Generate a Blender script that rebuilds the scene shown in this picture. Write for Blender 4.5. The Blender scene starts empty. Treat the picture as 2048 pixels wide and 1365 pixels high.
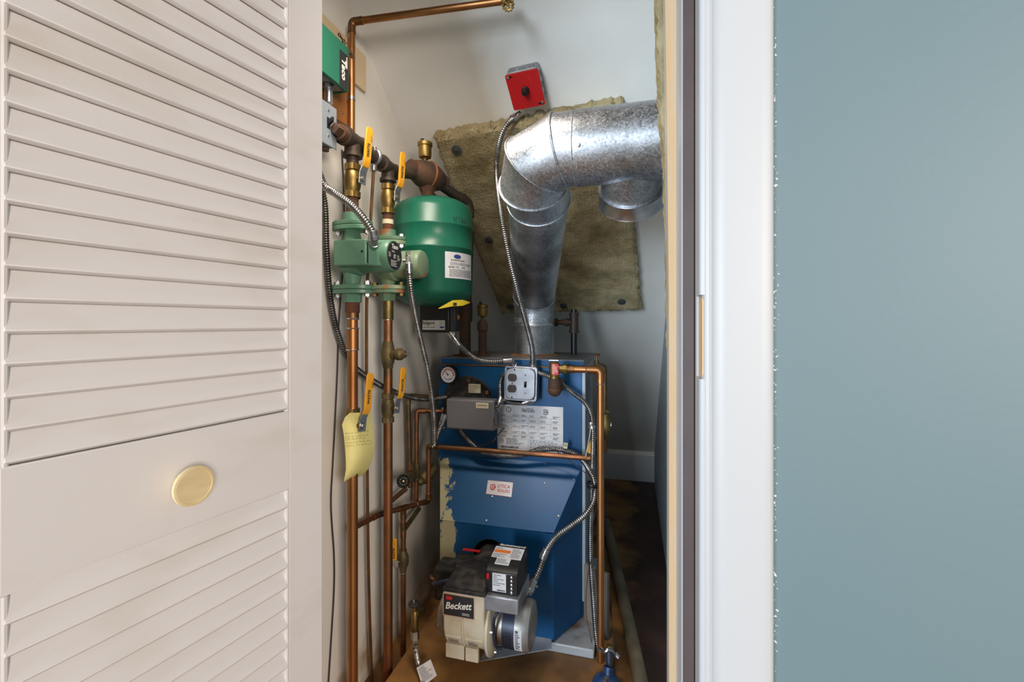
import bpy, math, random
from math import sin, cos, pi, radians, sqrt
from mathutils import Vector, Matrix, noise as mnoise

# ---------------------------------------------------------------- camera, light, exposure
F = 910.0                      # focal length in pixels of the 2048-wide frame
YAW = radians(14.8)
CA, SA = cos(YAW), sin(YAW)
CH = 1.15                      # camera height
scene = bpy.context.scene
C = scene.collection
cd = bpy.data.cameras.new('camera'); cam = bpy.data.objects.new('camera', cd); C.objects.link(cam)
cam.location = (0, 0, CH); cam.rotation_euler = (pi/2, 0, YAW)
cd.sensor_width = 36.0; cd.lens = 36.0*F/2048; cd.shift_y = -35.5/2048; cd.clip_start = 0.02
scene.camera = cam
w = bpy.data.worlds.new('room_light'); scene.world = w; w.use_nodes = True
bg = w.node_tree.nodes['Background']; bg.inputs[0].default_value = (1.0, 0.97, 0.93, 1); bg.inputs[1].default_value = 0.18

def area(name, loc, target, sx, sy, power, col):
    l = bpy.data.lights.new(name, 'AREA'); l.shape = 'RECTANGLE'; l.size = sx; l.size_y = sy
    l.energy = power; l.color = col
    o = bpy.data.objects.new(name, l); C.objects.link(o); o.location = loc
    d = Vector(target)-Vector(loc); o.rotation_euler = d.to_track_quat('-Z', 'Y').to_euler()
    return o
area('daylight_window', (-1.7, -4.2, 1.45), (-.1, 1.5, 1.3), 2.0, 1.8, 330, (0.75, 0.88, 1.0))
area('warm_room_lamp', (2.6, -2.3, 1.7), (-.6, 1.3, 1.2), 1.3, 1.3, 128, (1.0, 0.89, 0.79))
lb = area('added_closet_fill', (-.50, .86, 2.0), (-.34, 1.45, .75), .40, .16, 4.6, (1.0, 0.88, 0.76)); lb.data.spread = radians(125)  # invented fill light over the doorway, added to brighten the closet; no real fixture
scene.view_settings.view_transform = 'Standard'; scene.view_settings.look = 'None'
scene.view_settings.gamma = 1.0; scene.view_settings.use_curve_mapping = False
scene.view_settings.exposure = 0.0

# ---------------------------------------------------------------- pixel rays -> points in the room
def ray(px, py):
    X = (px-1024)/F; Y = (647-py)/F
    return Vector((X*CA-SA, CA+X*SA, Y))
def P(px, py, v):  d = ray(px, py); return Vector((0, 0, CH)) + d*(v/d.y)
def PU(px, py, u): d = ray(px, py); return Vector((0, 0, CH)) + d*(u/d.x)
def PZ(px, py, z): d = ray(px, py); return Vector((0, 0, CH)) + d*((z-CH)/d.z)
def PD(px, py, Z): return Vector((0, 0, CH)) + ray(px, py)*Z
SL0 = Vector((0, 1.228, 2.105)); SLD = Vector((0, 1, -0.85)).normalized(); SLN = Vector((0, -0.85, -1)).normalized()
def PS(px, py, off=0.0):
    d = ray(px, py); o = Vector((0, 0, CH)); p0 = SL0 + SLN*off
    return o + d*((p0-o).dot(SLN)/d.dot(SLN))

# ---------------------------------------------------------------- materials
def L(r, g, b):
    f = lambda c: (c/255/12.92) if c/255 <= .04045 else ((c/255+.055)/1.055)**2.4
    return (f(r), f(g), f(b), 1)
def mat(name, col, rough=.5, metal=0., col2=None, scale=8., amt=.5, bump=0., bscale=40., detail=4., lo=.4, hi=.6, spec=.5, coat=0., stretch=(1,1,1), rough2=None, bdist=.002):
    m = bpy.data.materials.new(name); m.use_nodes = True; nt = m.node_tree; N = nt.nodes; K = nt.links
    b = N['Principled BSDF']; b.inputs['Base Color'].default_value = col; b.inputs['Roughness'].default_value = rough
    b.inputs['Metallic'].default_value = metal; b.inputs['Specular IOR Level'].default_value = spec; b.inputs['Coat Weight'].default_value = coat
    tc = N.new('ShaderNodeTexCoord'); mp = N.new('ShaderNodeMapping'); mp.inputs['Scale'].default_value = stretch
    K.new(tc.outputs['Object'], mp.inputs[0])
    if col2:
        n = N.new('ShaderNodeTexNoise'); n.inputs['Scale'].default_value = scale; n.inputs['Detail'].default_value = detail
        K.new(mp.outputs[0], n.inputs['Vector'])
        r = N.new('ShaderNodeMapRange'); r.inputs[1].default_value = lo; r.inputs[2].default_value = hi; r.inputs[4].default_value = amt
        K.new(n.outputs[0], r.inputs[0])
        x = N.new('ShaderNodeMix'); x.data_type = 'RGBA'; x.inputs[6].default_value = col; x.inputs[7].default_value = col2
        K.new(r.outputs[0], x.inputs[0]); K.new(x.outputs[2], b.inputs['Base Color'])
        if rough2 is not None:
            q = N.new('ShaderNodeMapRange'); q.inputs[3].default_value = rough; q.inputs[4].default_value = rough2
            K.new(r.outputs[0], q.inputs[0]); K.new(q.outputs[0], b.inputs['Roughness'])
    if bump:
        n2 = N.new('ShaderNodeTexNoise'); n2.inputs['Scale'].default_value = bscale; n2.inputs['Detail'].default_value = 5
        K.new(mp.outputs[0], n2.inputs['Vector'])
        bp = N.new('ShaderNodeBump'); bp.inputs['Strength'].default_value = bump; bp.inputs['Distance'].default_value = bdist
        K.new(n2.outputs[0], bp.inputs['Height']); K.new(bp.outputs[0], b.inputs['Normal'])
    return m
M = {}
M['door'] = mat('door_paint', L(224,220,219), .5, 0, L(206,196,182), 5, .55, .12, 30, lo=.52, hi=.75, stretch=(1,1,2.5))
M['casing'] = mat('casing_paint', L(180,180,180), .45, 0, L(186,180,170), 6, .5, .1, 20, lo=.6, hi=.75, stretch=(3,3,.7))
M['beadwhite'] = mat('bead_paint', L(178,181,186), .4)
M['pine'] = mat('bare_pine', L(202,174,138), .6, 0, L(206,168,122), 3, .7, 0, stretch=(60,60,2.5))
M['brown'] = mat('brown_weatherstrip', L(92,76,72), .55, 0, L(80,65,62), 10, .5)
M['black'] = mat('black_plastic', L(22,22,24), .4)
M['dusty'] = mat('dusty_black', L(28,26,26), .75, 0, L(96,86,74), 26, .75, .5, 120, lo=.48, hi=.75)
M['dark'] = mat('dark_gap', L(14,14,14), .9)
M['ceil'] = mat('closet_ceiling_paint', L(232,232,228), .6, 0, L(218,212,202), 3, .4, .15, 60)
M['wallw'] = mat('closet_wall_paint', L(230,224,214), .6, 0, L(200,190,176), 4, .5, .2, 45, lo=.5, hi=.75)
M['wallr'] = mat('closet_right_wall_paint', L(176,190,196), .6, 0, L(150,164,170), 3, .4, .15, 60)
M['bbwhite'] = mat('baseboard_paint', L(205,208,214), .5)
M['copper'] = mat('copper_pipe', L(194,136,88), .4, 1, L(146,98,60), 7, .8, 0, stretch=(1,1,.5), rough2=.5)
M['copperold'] = mat('old_copper_pipe', L(164,110,76), .45, 1, L(120,92,68), 12, .85, .1, 60, rough2=.6)
M['coppertar'] = mat('tarnished_copper', L(146,102,66), .5, 1, L(104,90,68), 18, .9, .2, 80)
M['brass'] = mat('brass', L(160,134,80), .46, 1, L(114,94,56), 20, .6, .1, 90)
M['brassold'] = mat('dull_brass', L(150,128,80), .5, 1, L(104,92,62), 25, .9, .3, 70)
M['bronze'] = mat('dirty_bronze', L(120,106,72), .6, .7, L(84,76,54), 26, .9, .5, 70)
M['iron'] = mat('black_iron', L(68,62,56), .55, .5, L(84,70,58), 18, .8, .3, 90)
M['ironrust'] = mat('rusty_iron', L(76,62,53), .7, .3, L(100,70,50), 22, .9, .5, 70)
M['rustbright'] = mat('bright_rust', L(158,92,46), .8, .1, L(110,64,38), 24, .8, .4, 70)
M['rust'] = mat('rust', L(104,62,40), .85, .1, L(72,50,40), 28, .9, .5, 70)
M['steel'] = mat('zinc_steel', L(200,200,204), .3, 1, L(160,158,156), 30, .5)
M['flex'] = mat('flexible_steel_conduit', L(176,174,174), .32, 1, L(128,122,114), 30, .7)
M['flexdark'] = mat('dark_flexible_conduit', L(120,118,118), .4, 1, L(80,76,74), 30, .7)
M['wire'] = mat('brown_wire', L(70,48,40), .5)
M['wiredark'] = mat('dark_cable', L(60,50,48), .5)
M['yellow'] = mat('yellow_handle_sleeve', L(222,156,30), .45, 0, L(176,120,40), 30, .5, 0, lo=.5, hi=.8)
M['taco'] = mat('green_relay_enamel', L(38,110,86), .4, 0, L(30,96,76), 8, .5)
M['pump'] = mat('green_pump_enamel', L(98,140,116), .4, 0, L(82,122,100), 12, .7, .1, 60)
M['pumpold'] = mat('faded_pump_enamel', L(124,146,116), .45, 0, L(160,96,50), 14, .8, .1, 60, lo=.58, hi=.68)
M['pumprust'] = mat('rust_streaked_enamel', L(92,126,98), .55, 0, L(140,78,38), 26, .9, .3, 60, lo=.5, hi=.62)
M['tank'] = mat('green_tank_enamel', L(26,108,84), .34, 0, L(20,96,74), 5, .5, 0)
M['grey'] = mat('grey_enamel', L(120,120,126), .42, .1, L(106,104,108), 6, .6)
M['switchgrey'] = mat('grey_switch_box', L(158,168,176), .45, .3, L(140,150,158), 10, .5)
M['boxsteel'] = mat('galvanized_box_steel', L(168,170,176), .42, .8, L(140,141,146), 30, .6, .1, 120)
M['red'] = mat('red_enamel', L(196,24,28), .4, 0, L(168,18,24), 8, .5)
M['redlabel'] = mat('red_print', L(205,38,40), .5)
M['label'] = mat('label_paper', L(232,232,236), .5, 0, L(214,212,212), 20, .5)
M['labelgrey'] = mat('grey_label', L(196,196,192), .5, .2, L(176,172,164), 20, .5)
M['labelcream'] = mat('cream_label', L(216,206,176), .6)
M['ink'] = mat('black_ink', L(36,36,40), .6)
M['inkgrey'] = mat('grey_ink', L(112,112,116), .6)
M['inklight'] = mat('light_grey_ink', L(160,160,164), .6)
M['inkblue'] = mat('blue_ink', L(40,70,140), .6)
M['inkorange'] = mat('orange_ink', L(236,120,40), .6)
M['inkwhite'] = mat('white_ink', L(230,226,214), .5)
M['white'] = mat('white_plastic', L(225,222,214), .5)
M['cream'] = mat('cream_enamel', L(214,204,180), .45, 0, L(176,150,112), 14, .6, .15, 60, lo=.5, hi=.75)
M['alu'] = mat('cast_aluminium', L(176,170,158), .45, .8, L(128,112,92), 20, .8, .3, 80)
M['motor'] = mat('grey_motor_enamel', L(168,164,160), .4, .5, L(130,120,108), 14, .7, .1, 60)
M['navy'] = mat('blue_black_band', L(54,62,84), .4, .3, L(40,46,60), 16, .6)
M['galvbase'] = mat('galvanized_base', L(186,190,194), .5, .4, L(132,96,62), 9, .9, .3, 60, lo=.50, hi=.66)
M['weathered'] = mat('weathered_board', L(128,118,106), .8, 0, L(86,76,68), 9, .9, .5, 40, stretch=(1,1,.3))
M['beigepipe'] = mat('beige_plastic_pipe', L(150,138,112), .55, 0, L(104,92,72), 7, .9, .2, 30, lo=.35, hi=.65)
M['pad'] = mat('ochre_pad', L(168,120,66), .6, 0, L(104,72,42), 6, .9, .4, 30, lo=.4, hi=.65)
M['plywood'] = mat('plywood', L(176,116,58), .6, 0, L(146,90,44), 5, .7, 0, stretch=(8,2,1))
M['tanboard'] = mat('tan_board', L(224,200,162), .6, 0, L(212,186,146), 5, .6)
M['washer'] = mat('plate_washer', L(86,98,102), .45, .5)
M['yellowpaper'] = mat('yellow_note_paper', L(240,228,150), .7, 0, L(228,214,132), 12, .4)
M['yellowtag'] = mat('yellow_tag', L(232,206,50), .6)
M['knob'] = mat('cream_knob', L(228,208,162), .5, 0, L(210,184,136), 12, .5, 0, stretch=(1,1,6))
M['bluecap'] = mat('dark_blue_cast', L(32,62,104), .45, 0, L(22,44,78), 14, .7, .2, 60)
M['blue'] = mat('blue_boiler_enamel', L(8,80,130), .46, .1, L(6,62,102), 4, .6, 0, rough2=.52, coat=0, spec=.4, stretch=(1,1,.35))
M['hoodtop'] = M['blue']
M['braid'] = mat('braided_hose', L(188,184,176), .4, .7, L(60,56,56), 120, .9, .4, 200, lo=.5, hi=.6)
M['strapgrey'] = mat('zip_tie', L(196,192,170), .5)
M['yinsul'] = mat('yellow_insulation', L(176,150,50), .9, 0, L(120,100,40), 30, .7, .5, 60)

def galv():
    m = bpy.data.materials.new('galvanized_flue'); m.use_nodes = True; nt = m.node_tree; N = nt.nodes; K = nt.links
    b = N['Principled BSDF']; b.inputs['Metallic'].default_value = 1; b.inputs['Roughness'].default_value = .42
    tc = N.new('ShaderNodeTexCoord')
    v = N.new('ShaderNodeTexVoronoi'); v.inputs['Scale'].default_value = 260
    n = N.new('ShaderNodeTexNoise'); n.inputs['Scale'].default_value = 6; n.inputs['Detail'].default_value = 6
    K.new(tc.outputs['Object'], v.inputs[0]); K.new(tc.outputs['Object'], n.inputs[0])
    x = N.new('ShaderNodeMix'); x.data_type = 'RGBA'; x.inputs[6].default_value = L(180,185,192); x.inputs[7].default_value = L(222,226,232)
    h = N.new('ShaderNodeSeparateColor'); K.new(v.outputs['Color'], h.inputs[0]); K.new(h.outputs[0], x.inputs[0])
    y = N.new('ShaderNodeMix'); y.data_type = 'RGBA'; y.blend_type = 'MULTIPLY'; K.new(x.outputs[2], y.inputs[6]); y.inputs[7].default_value = L(196,194,192)
    r = N.new('ShaderNodeMapRange'); r.inputs[1].default_value = .42; r.inputs[2].default_value = .62; K.new(n.outputs[0], r.inputs[0]); K.new(r.outputs[0], y.inputs[0])
    K.new(y.outputs[2], b.inputs['Base Color'])
    q = N.new('ShaderNodeMapRange'); q.inputs[3].default_value = .36; q.inputs[4].default_value = .56; K.new(h.outputs[1], q.inputs[0]); K.new(q.outputs[0], b.inputs['Roughness'])
    return m
M['galv'] = galv()
def wool():
    m = bpy.data.materials.new('mineral_wool'); m.use_nodes = True; nt = m.node_tree; N = nt.nodes; K = nt.links
    b = N['Principled BSDF']; b.inputs['Roughness'].default_value = .95; b.inputs['Specular IOR Level'].default_value = .1
    tc = N.new('ShaderNodeTexCoord')
    n = N.new('ShaderNodeTexNoise'); n.inputs['Scale'].default_value = 7; n.inputs['Detail'].default_value = 8; n.inputs['Roughness'].default_value = .7
    K.new(tc.outputs['Object'], n.inputs[0])
    x = N.new('ShaderNodeMix'); x.data_type = 'RGBA'; x.inputs[6].default_value = L(178,166,132); x.inputs[7].default_value = L(134,120,88)
    r = N.new('ShaderNodeMapRange'); r.inputs[1].default_value = .38; r.inputs[2].default_value = .64; K.new(n.outputs[0], r.inputs[0]); K.new(r.outputs[0], x.inputs[0])
    K.new(x.outputs[2], b.inputs['Base Color'])
    wv = N.new('ShaderNodeTexWave'); wv.inputs['Scale'].default_value = 24; wv.inputs['Distortion'].default_value = 3.5; wv.inputs['Detail'].default_value = 3; wv.inputs['Detail Scale'].default_value = 4
    mp = N.new('ShaderNodeMapping'); mp.inputs['Rotation'].default_value = (0, radians(14), 0); K.new(tc.outputs['Object'], mp.inputs[0])
    mp.inputs['Scale'].default_value = (1, .12, .12)
    K.new(mp.outputs[0], wv.inputs[0])
    n2 = N.new('ShaderNodeTexNoise'); n2.inputs['Scale'].default_value = 120; n2.inputs['Detail'].default_value = 5; K.new(tc.outputs['Object'], n2.inputs[0])
    a = N.new('ShaderNodeMath'); a.operation = 'MULTIPLY_ADD'; a.inputs[1].default_value = .22; K.new(wv.outputs[1], a.inputs[0]); K.new(n2.outputs[0], a.inputs[2])
    bp = N.new('ShaderNodeBump'); bp.inputs['Strength'].default_value = .7; bp.inputs['Distance'].default_value = .006; K.new(a.outputs[0], bp.inputs['Height']); K.new(bp.outputs[0], b.inputs['Normal'])
    return m
M['wool'] = wool()
def peel():
    """blue enamel whose left strip has flaked to a pale cream undercoat"""
    m = M['blue'].copy(); m.name = 'blue_enamel_flaking'; nt = m.node_tree; N = nt.nodes; K = nt.links
    b = N['Principled BSDF']; src = b.inputs['Base Color'].links[0].from_socket
    ge = N.new('ShaderNodeNewGeometry'); sp = N.new('ShaderNodeSeparateXYZ'); K.new(ge.outputs['Position'], sp.inputs[0])
    n = N.new('ShaderNodeTexNoise'); n.inputs['Scale'].default_value = 5.5; n.inputs['Detail'].default_value = 9; n.inputs['Roughness'].default_value = .68
    n.inputs['Roughness'].default_value = .76; mp = N.new('ShaderNodeMapping'); mp.inputs['Scale'].default_value = (1.5, 1.0, .62); mp.inputs['Location'].default_value = (3.3, 0, 1.1); K.new(ge.outputs['Position'], mp.inputs[0]); K.new(mp.outputs[0], n.inputs[0])
    # mask: strong within u<-0.60 and z between .15 and .60
    def rng(sock, a, c, lo=0, hi=1):
        r = N.new('ShaderNodeMapRange'); r.interpolation_type = 'SMOOTHSTEP'; r.inputs[1].default_value = a; r.inputs[2].default_value = c; r.inputs[3].default_value = lo; r.inputs[4].default_value = hi
        K.new(sock, r.inputs[0]); return r.outputs[0]
    mx = rng(sp.outputs[0], -.63, -.545, .13, -.42)
    mz = rng(sp.outputs[2], .59, .70, 0, -.5)
    a = N.new('ShaderNodeMath'); a.operation = 'ADD'; nb_ = N.new('ShaderNodeMath'); nb_.operation = 'MULTIPLY_ADD'; nb_.inputs[1].default_value = 2.1; nb_.inputs[2].default_value = -.55; K.new(n.outputs[0], nb_.inputs[0]); K.new(nb_.outputs[0], a.inputs[0]); K.new(mx, a.inputs[1])
    a2 = N.new('ShaderNodeMath'); a2.operation = 'ADD'; K.new(a.outputs[0], a2.inputs[0]); K.new(mz, a2.inputs[1])
    t = rng(a2.outputs[0], .545, .565)
    n3 = N.new('ShaderNodeTexNoise'); n3.inputs['Scale'].default_value = 20; n3.inputs['Detail'].default_value = 5; K.new(ge.outputs['Position'], n3.inputs[0])
    cr = N.new('ShaderNodeMix'); cr.data_type = 'RGBA'; cr.inputs[6].default_value = L(186,176,140); cr.inputs[7].default_value = L(146,146,112); K.new(n3.outputs[0], cr.inputs[0])
    x = N.new('ShaderNodeMix'); x.data_type = 'RGBA'; K.new(t, x.inputs[0]); K.new(src, x.inputs[6]); K.new(cr.outputs[2], x.inputs[7]); K.new(x.outputs[2], b.inputs['Base Color'])
    rr = N.new('ShaderNodeMapRange'); rr.inputs[3].default_value = .38; rr.inputs[4].default_value = .85; K.new(t, rr.inputs[0]); K.new(rr.outputs[0], b.inputs['Roughness'])
    mm = N.new('ShaderNodeMapRange'); mm.inputs[3].default_value = .15; mm.inputs[4].default_value = 0; K.new(t, mm.inputs[0]); K.new(mm.outputs[0], b.inputs['Metallic'])
    return m
M['peel'] = peel()
def teal():
    m = mat('teal_wall_paint', L(100,119,122), .55, 0, L(95,115,119), 2, .5, .12, 90)
    nt = m.node_tree; N = nt.nodes; K = nt.links; b = N['Principled BSDF']; src = b.inputs['Base Color'].links[0].from_socket
    ge = N.new('ShaderNodeNewGeometry'); sp = N.new('ShaderNodeSeparateXYZ'); K.new(ge.outputs['Position'], sp.inputs[0])
    n = N.new('ShaderNodeTexNoise'); n.inputs['Scale'].default_value = 260; n.inputs['Detail'].default_value = 2; K.new(ge.outputs['Position'], n.inputs[0])
    r = N.new('ShaderNodeMapRange'); r.inputs[1].default_value = .1775; r.inputs[2].default_value = .169; r.inputs[3].default_value = -.25; r.inputs[4].default_value = .03; K.new(sp.outputs[0], r.inputs[0])
    a = N.new('ShaderNodeMath'); a.operation = 'ADD'; K.new(n.outputs[0], a.inputs[0]); K.new(r.outputs[0], a.inputs[1])
    t = N.new('ShaderNodeMapRange'); t.inputs[1].default_value = .64; t.inputs[2].default_value = .70; K.new(a.outputs[0], t.inputs[0])
    x = N.new('ShaderNodeMix'); x.data_type = 'RGBA'; x.inputs[7].default_value = L(215,220,215); K.new(src, x.inputs[6]); K.new(t.outputs[0], x.inputs[0]); K.new(x.outputs[2], b.inputs['Base Color'])
    return m
M['teal'] = teal()
def floormat():
    m = mat('closet_floor', L(58,38,32), .5, 0, L(86,60,48), 5, .8, .3, 30, detail=8)
    nt = m.node_tree; N = nt.nodes; K = nt.links; b = N['Principled BSDF']; src = b.inputs['Base Color'].links[0].from_socket
    ge = N.new('ShaderNodeNewGeometry'); sp = N.new('ShaderNodeSeparateXYZ'); K.new(ge.outputs['Position'], sp.inputs[0])
    n = N.new('ShaderNodeTexNoise'); n.inputs['Scale'].default_value = 5; n.inputs['Detail'].default_value = 7; K.new(ge.outputs['Position'], n.inputs[0])
    a = N.new('ShaderNodeMath'); a.operation = 'MULTIPLY_ADD'; a.inputs[1].default_value = .35; K.new(n.outputs[0], a.inputs[0]); K.new(sp.outputs[0], a.inputs[2])
    t = N.new('ShaderNodeMapRange'); t.inputs[1].default_value = .20; t.inputs[2].default_value = .10; K.new(a.outputs[0], t.inputs[0])
    o = N.new('ShaderNodeMix'); o.data_type = 'RGBA'; o.inputs[6].default_value = L(168,122,66); o.inputs[7].default_value = L(104,72,42)
    r = N.new('ShaderNodeMapRange'); r.inputs[1].default_value = .4; r.inputs[2].default_value = .62; K.new(n.outputs[0], r.inputs[0]); K.new(r.outputs[0], o.inputs[0])
    x = N.new('ShaderNodeMix'); x.data_type = 'RGBA'; K.new(src, x.inputs[6]); K.new(o.outputs[2], x.inputs[7]); K.new(t.outputs[0], x.inputs[0]); K.new(x.outputs[2], b.inputs['Base Color'])
    return m
M['floor'] = floormat()
def stainwall():
    m = M['wallw'].copy(); m.name = 'stained_wall_paint'; nt = m.node_tree; N = nt.nodes; K = nt.links; b = N['Principled BSDF']; src = b.inputs['Base Color'].links[0].from_socket
    ge = N.new('ShaderNodeNewGeometry'); sp = N.new('ShaderNodeSeparateXYZ'); K.new(ge.outputs['Position'], sp.inputs[0])
    n = N.new('ShaderNodeTexNoise'); n.inputs['Scale'].default_value = 9; n.inputs['Detail'].default_value = 7; K.new(ge.outputs['Position'], n.inputs[0])
    r = N.new('ShaderNodeMapRange'); r.inputs[1].default_value = .05; r.inputs[2].default_value = .26; r.inputs[3].default_value = .17; r.inputs[4].default_value = -.25; K.new(sp.outputs[2], r.inputs[0])
    a = N.new('ShaderNodeMath'); a.operation = 'ADD'; K.new(n.outputs[0], a.inputs[0]); K.new(r.outputs[0], a.inputs[1])
    t = N.new('ShaderNodeMapRange'); t.inputs[1].default_value = .5; t.inputs[2].default_value = .85; K.new(a.outputs[0], t.inputs[0])
    x = N.new('ShaderNodeMix'); x.data_type = 'RGBA'; x.inputs[7].default_value = L(150,118,66); K.new(src, x.inputs[6]); K.new(t.outputs[0], x.inputs[0]); K.new(x.outputs[2], b.inputs['Base Color'])
    return m
M['wallstain'] = stainwall()

# ---------------------------------------------------------------- mesh helpers
def basis(ax):
    ax = Vector(ax).normalized(); h = Vector((0, 0, 1)) if abs(ax.z) < .9 else Vector((1, 0, 0))
    x = h.cross(ax).normalized(); return x, ax.cross(x).normalized(), ax
def catmull(pts, n=10):
    pts = [Vector(p) for p in pts]; q = [pts[0]*2-pts[1]] + pts + [pts[-1]*2-pts[-2]]; out = []
    for i in range(1, len(q)-2):
        for k in range(n):
            t = k/n; a, b, c, d = q[i-1], q[i], q[i+1], q[i+2]
            out.append(.5*((2*b)+(c-a)*t+(2*a-5*b+4*c-d)*t*t+(3*b-a-3*c+d)*t**3))
    out.append(pts[-1]); return out
def fillet(pts, rad, n=6):
    pts = [Vector(p) for p in pts]; out = [pts[0]]
    for i in range(1, len(pts)-1):
        a, b, c = pts[i-1], pts[i], pts[i+1]
        d1 = (a-b); d2 = (c-b); r = min(rad, d1.length*.49, d2.length*.49); d1.normalize(); d2.normalize()
        p, q = b+d1*r, b+d2*r
        for k in range(n+1):
            t = k/n; out.append(p.lerp(b, t).lerp(b.lerp(q, t), t))
    out.append(pts[-1]); return out
def resample(pts, step):
    out = [pts[0].copy()]; acc = 0
    for a, b in zip(pts, pts[1:]):
        d = (b-a).length; 
        while acc + d >= step:
            t = (step-acc)/d; a = a.lerp(b, t); out.append(a.copy()); d = (b-a).length; acc = 0
        acc += d
    return out
class MB:
    def __init__(s): s.v = []; s.f = []
    def add(s, vs, fs):
        o = len(s.v); s.v += [Vector(p) for p in vs]; s.f += [tuple(i+o for i in f) for f in fs]; return s
    def rings(s, R, cap0=True, cap1=True):
        n = len(R[0]); fs = []
        for k in range(len(R)-1):
            for i in range(n):
                j = (i+1) % n; fs.append((k*n+i, k*n+j, (k+1)*n+j, (k+1)*n+i))
        if cap0: fs.append(tuple(range(n-1, -1, -1)))
        if cap1: fs.append(tuple((len(R)-1)*n+i for i in range(n)))
        return s.add([p for r in R for p in r], fs)
    def box(s, a, b):
        a = Vector(a); b = Vector(b); lo = Vector(map(min, a, b)); hi = Vector(map(max, a, b))
        vs = [(x, y, z) for z in (lo.z, hi.z) for (x, y) in ((lo.x, lo.y), (hi.x, lo.y), (hi.x, hi.y), (lo.x, hi.y))]
        return s.add(vs, [(3,2,1,0), (4,5,6,7), (0,1,5,4), (1,2,6,5), (2,3,7,6), (3,0,4,7)])
    def prism(s, poly, th):
        th = Vector(th); poly = [Vector(p) for p in poly]
        nrm = Vector((0, 0, 0))
        for i in range(len(poly)): nrm += poly[i].cross(poly[(i+1) % len(poly)])
        if nrm.dot(th) > 0: poly = poly[::-1]
        return s.rings([[p+th for p in poly], poly]) if False else s.rings([poly, [p+th for p in poly]], True, True)._fix(len(poly))
    def _fix(s, n): return s
    def obox(s, c, X, Y, Z, sx, sy, sz):
        c = Vector(c); X = Vector(X).normalized()*sx/2; Y = Vector(Y).normalized()*sy/2; Z = Vector(Z).normalized()*sz/2
        return s.prism([c-X-Y-Z, c+X-Y-Z, c+X+Y-Z, c-X+Y-Z], Z*2)
    def lathe(s, p, ax, prof, seg=28, cap0=True, cap1=True, sx=1, sy=1):
        x, y, z = basis(ax); p = Vector(p)
        return s.rings([[p+z*t+(x*cos(2*pi*i/seg)*sx+y*sin(2*pi*i/seg)*sy)*r for i in range(seg)] for t, r in prof], cap0, cap1)
    def cyl(s, a, b, r0, r1=None, seg=24, cap=True):
        a = Vector(a); b = Vector(b); r1 = r0 if r1 is None else r1
        return s.lathe(a, b-a, [(0, r0), ((b-a).length, r1)], seg, cap, cap)
    def tube(s, pts, r, seg=12, cap=True):
        pts = [Vector(p) for p in pts]; pts = [p for i, p in enumerate(pts) if i == 0 or (p-pts[i-1]).length > 1e-6]
        n = len(pts); rr = r if isinstance(r, (list, tuple)) else [r]*n; R = []; x = None
        for i, p in enumerate(pts):
            t = (pts[min(i+1, n-1)]-pts[max(i-1, 0)]).normalized()
            x = basis(t)[0] if x is None else (x - t*x.dot(t)).normalized()
            y = t.cross(x); R.append([p+(x*cos(2*pi*k/seg)+y*sin(2*pi*k/seg))*rr[i] for k in range(seg)])
        return s.rings(R, cap, cap)
    def flex(s, pts, r, pitch=.0066, seg=12, depth=.70):
        c = resample(catmull(pts, 14), pitch/3); pat = [r, r, r*depth]
        return s.tube(c, [pat[i % 3] for i in range(len(c))], seg)
    def sphere(s, p, r, n=12, ax=(0,0,1)):
        return s.lathe(Vector(p), ax, [(-r*cos(pi*k/n), max(1e-5, r*sin(pi*k/n))) for k in range(n+1)], 2*n)
    def torus(s, p, ax, R, r, seg=32, n=8, a0=0, a1=2*pi):
        x, y, z = basis(ax); p = Vector(p); full = abs(a1-a0-2*pi) < 1e-6; m = seg if full else seg+1
        vs = []
        for i in range(m):
            a = a0+(a1-a0)*i/seg; d = x*cos(a)+y*sin(a)
            vs += [p+d*(R+r*cos(2*pi*k/n))+z*r*sin(2*pi*k/n) for k in range(n)]
        fs = []
        for i in range(m if full else m-1):
            for k in range(n):
                j = (i+1) % m; l = (k+1) % n; fs.append((i*n+k, j*n+k, j*n+l, i*n+l))
        return s.add(vs, fs)
    def build(s, name, m, parent=None, bevel=0, angle=35, seg=2):
        org = ORG.get(parent.name, Vector((0,0,0))) if parent is not None else Vector((0,0,0))
        me = bpy.data.meshes.new(name)
        if parent is None and s.v:
            lo = Vector([min(p[i] for p in s.v) for i in range(3)]); hi = Vector([max(p[i] for p in s.v) for i in range(3)])
            org = Vector(((lo.x+hi.x)/2, (lo.y+hi.y)/2, lo.z))
        me.from_pydata([p-org for p in s.v], [], s.f); me.update()
        import bmesh
        bm = bmesh.new(); bm.from_mesh(me); bmesh.ops.recalc_face_normals(bm, faces=bm.faces); bm.to_mesh(me); bm.free()
        me.shade_smooth(); me.set_sharp_from_angle(angle=radians(angle))
        me.materials.append(M[m] if isinstance(m, str) else m)
        o = bpy.data.objects.new(name, me); C.objects.link(o)
        if parent is not None: o.parent = parent; ORG[o.name] = org
        else: o.location = org; ORG[o.name] = org
        if bevel:
            b = o.modifiers.new('bevel', 'BEVEL'); b.width = bevel; b.segments = seg; b.limit_method = 'ANGLE'; b.angle_limit = radians(40)
        return o
ORG = {}
def thing(name, label, cat, loc, group=None):
    o = bpy.data.objects.new(name, None); C.objects.link(o); o.location = loc; o.empty_display_size = .02
    o['label'] = label; o['category'] = cat
    if group: o['group'] = group
    ORG[o.name] = Vector(loc); return o
def tag(o, label, cat, group=None):
    o['label'] = label; o['category'] = cat
    if group: o['group'] = group
    return o
def struct(o, label=None, cat=None):
    o['kind'] = 'structure'
    if label: o['label'] = label
    if cat: o['category'] = cat
    return o
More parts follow.
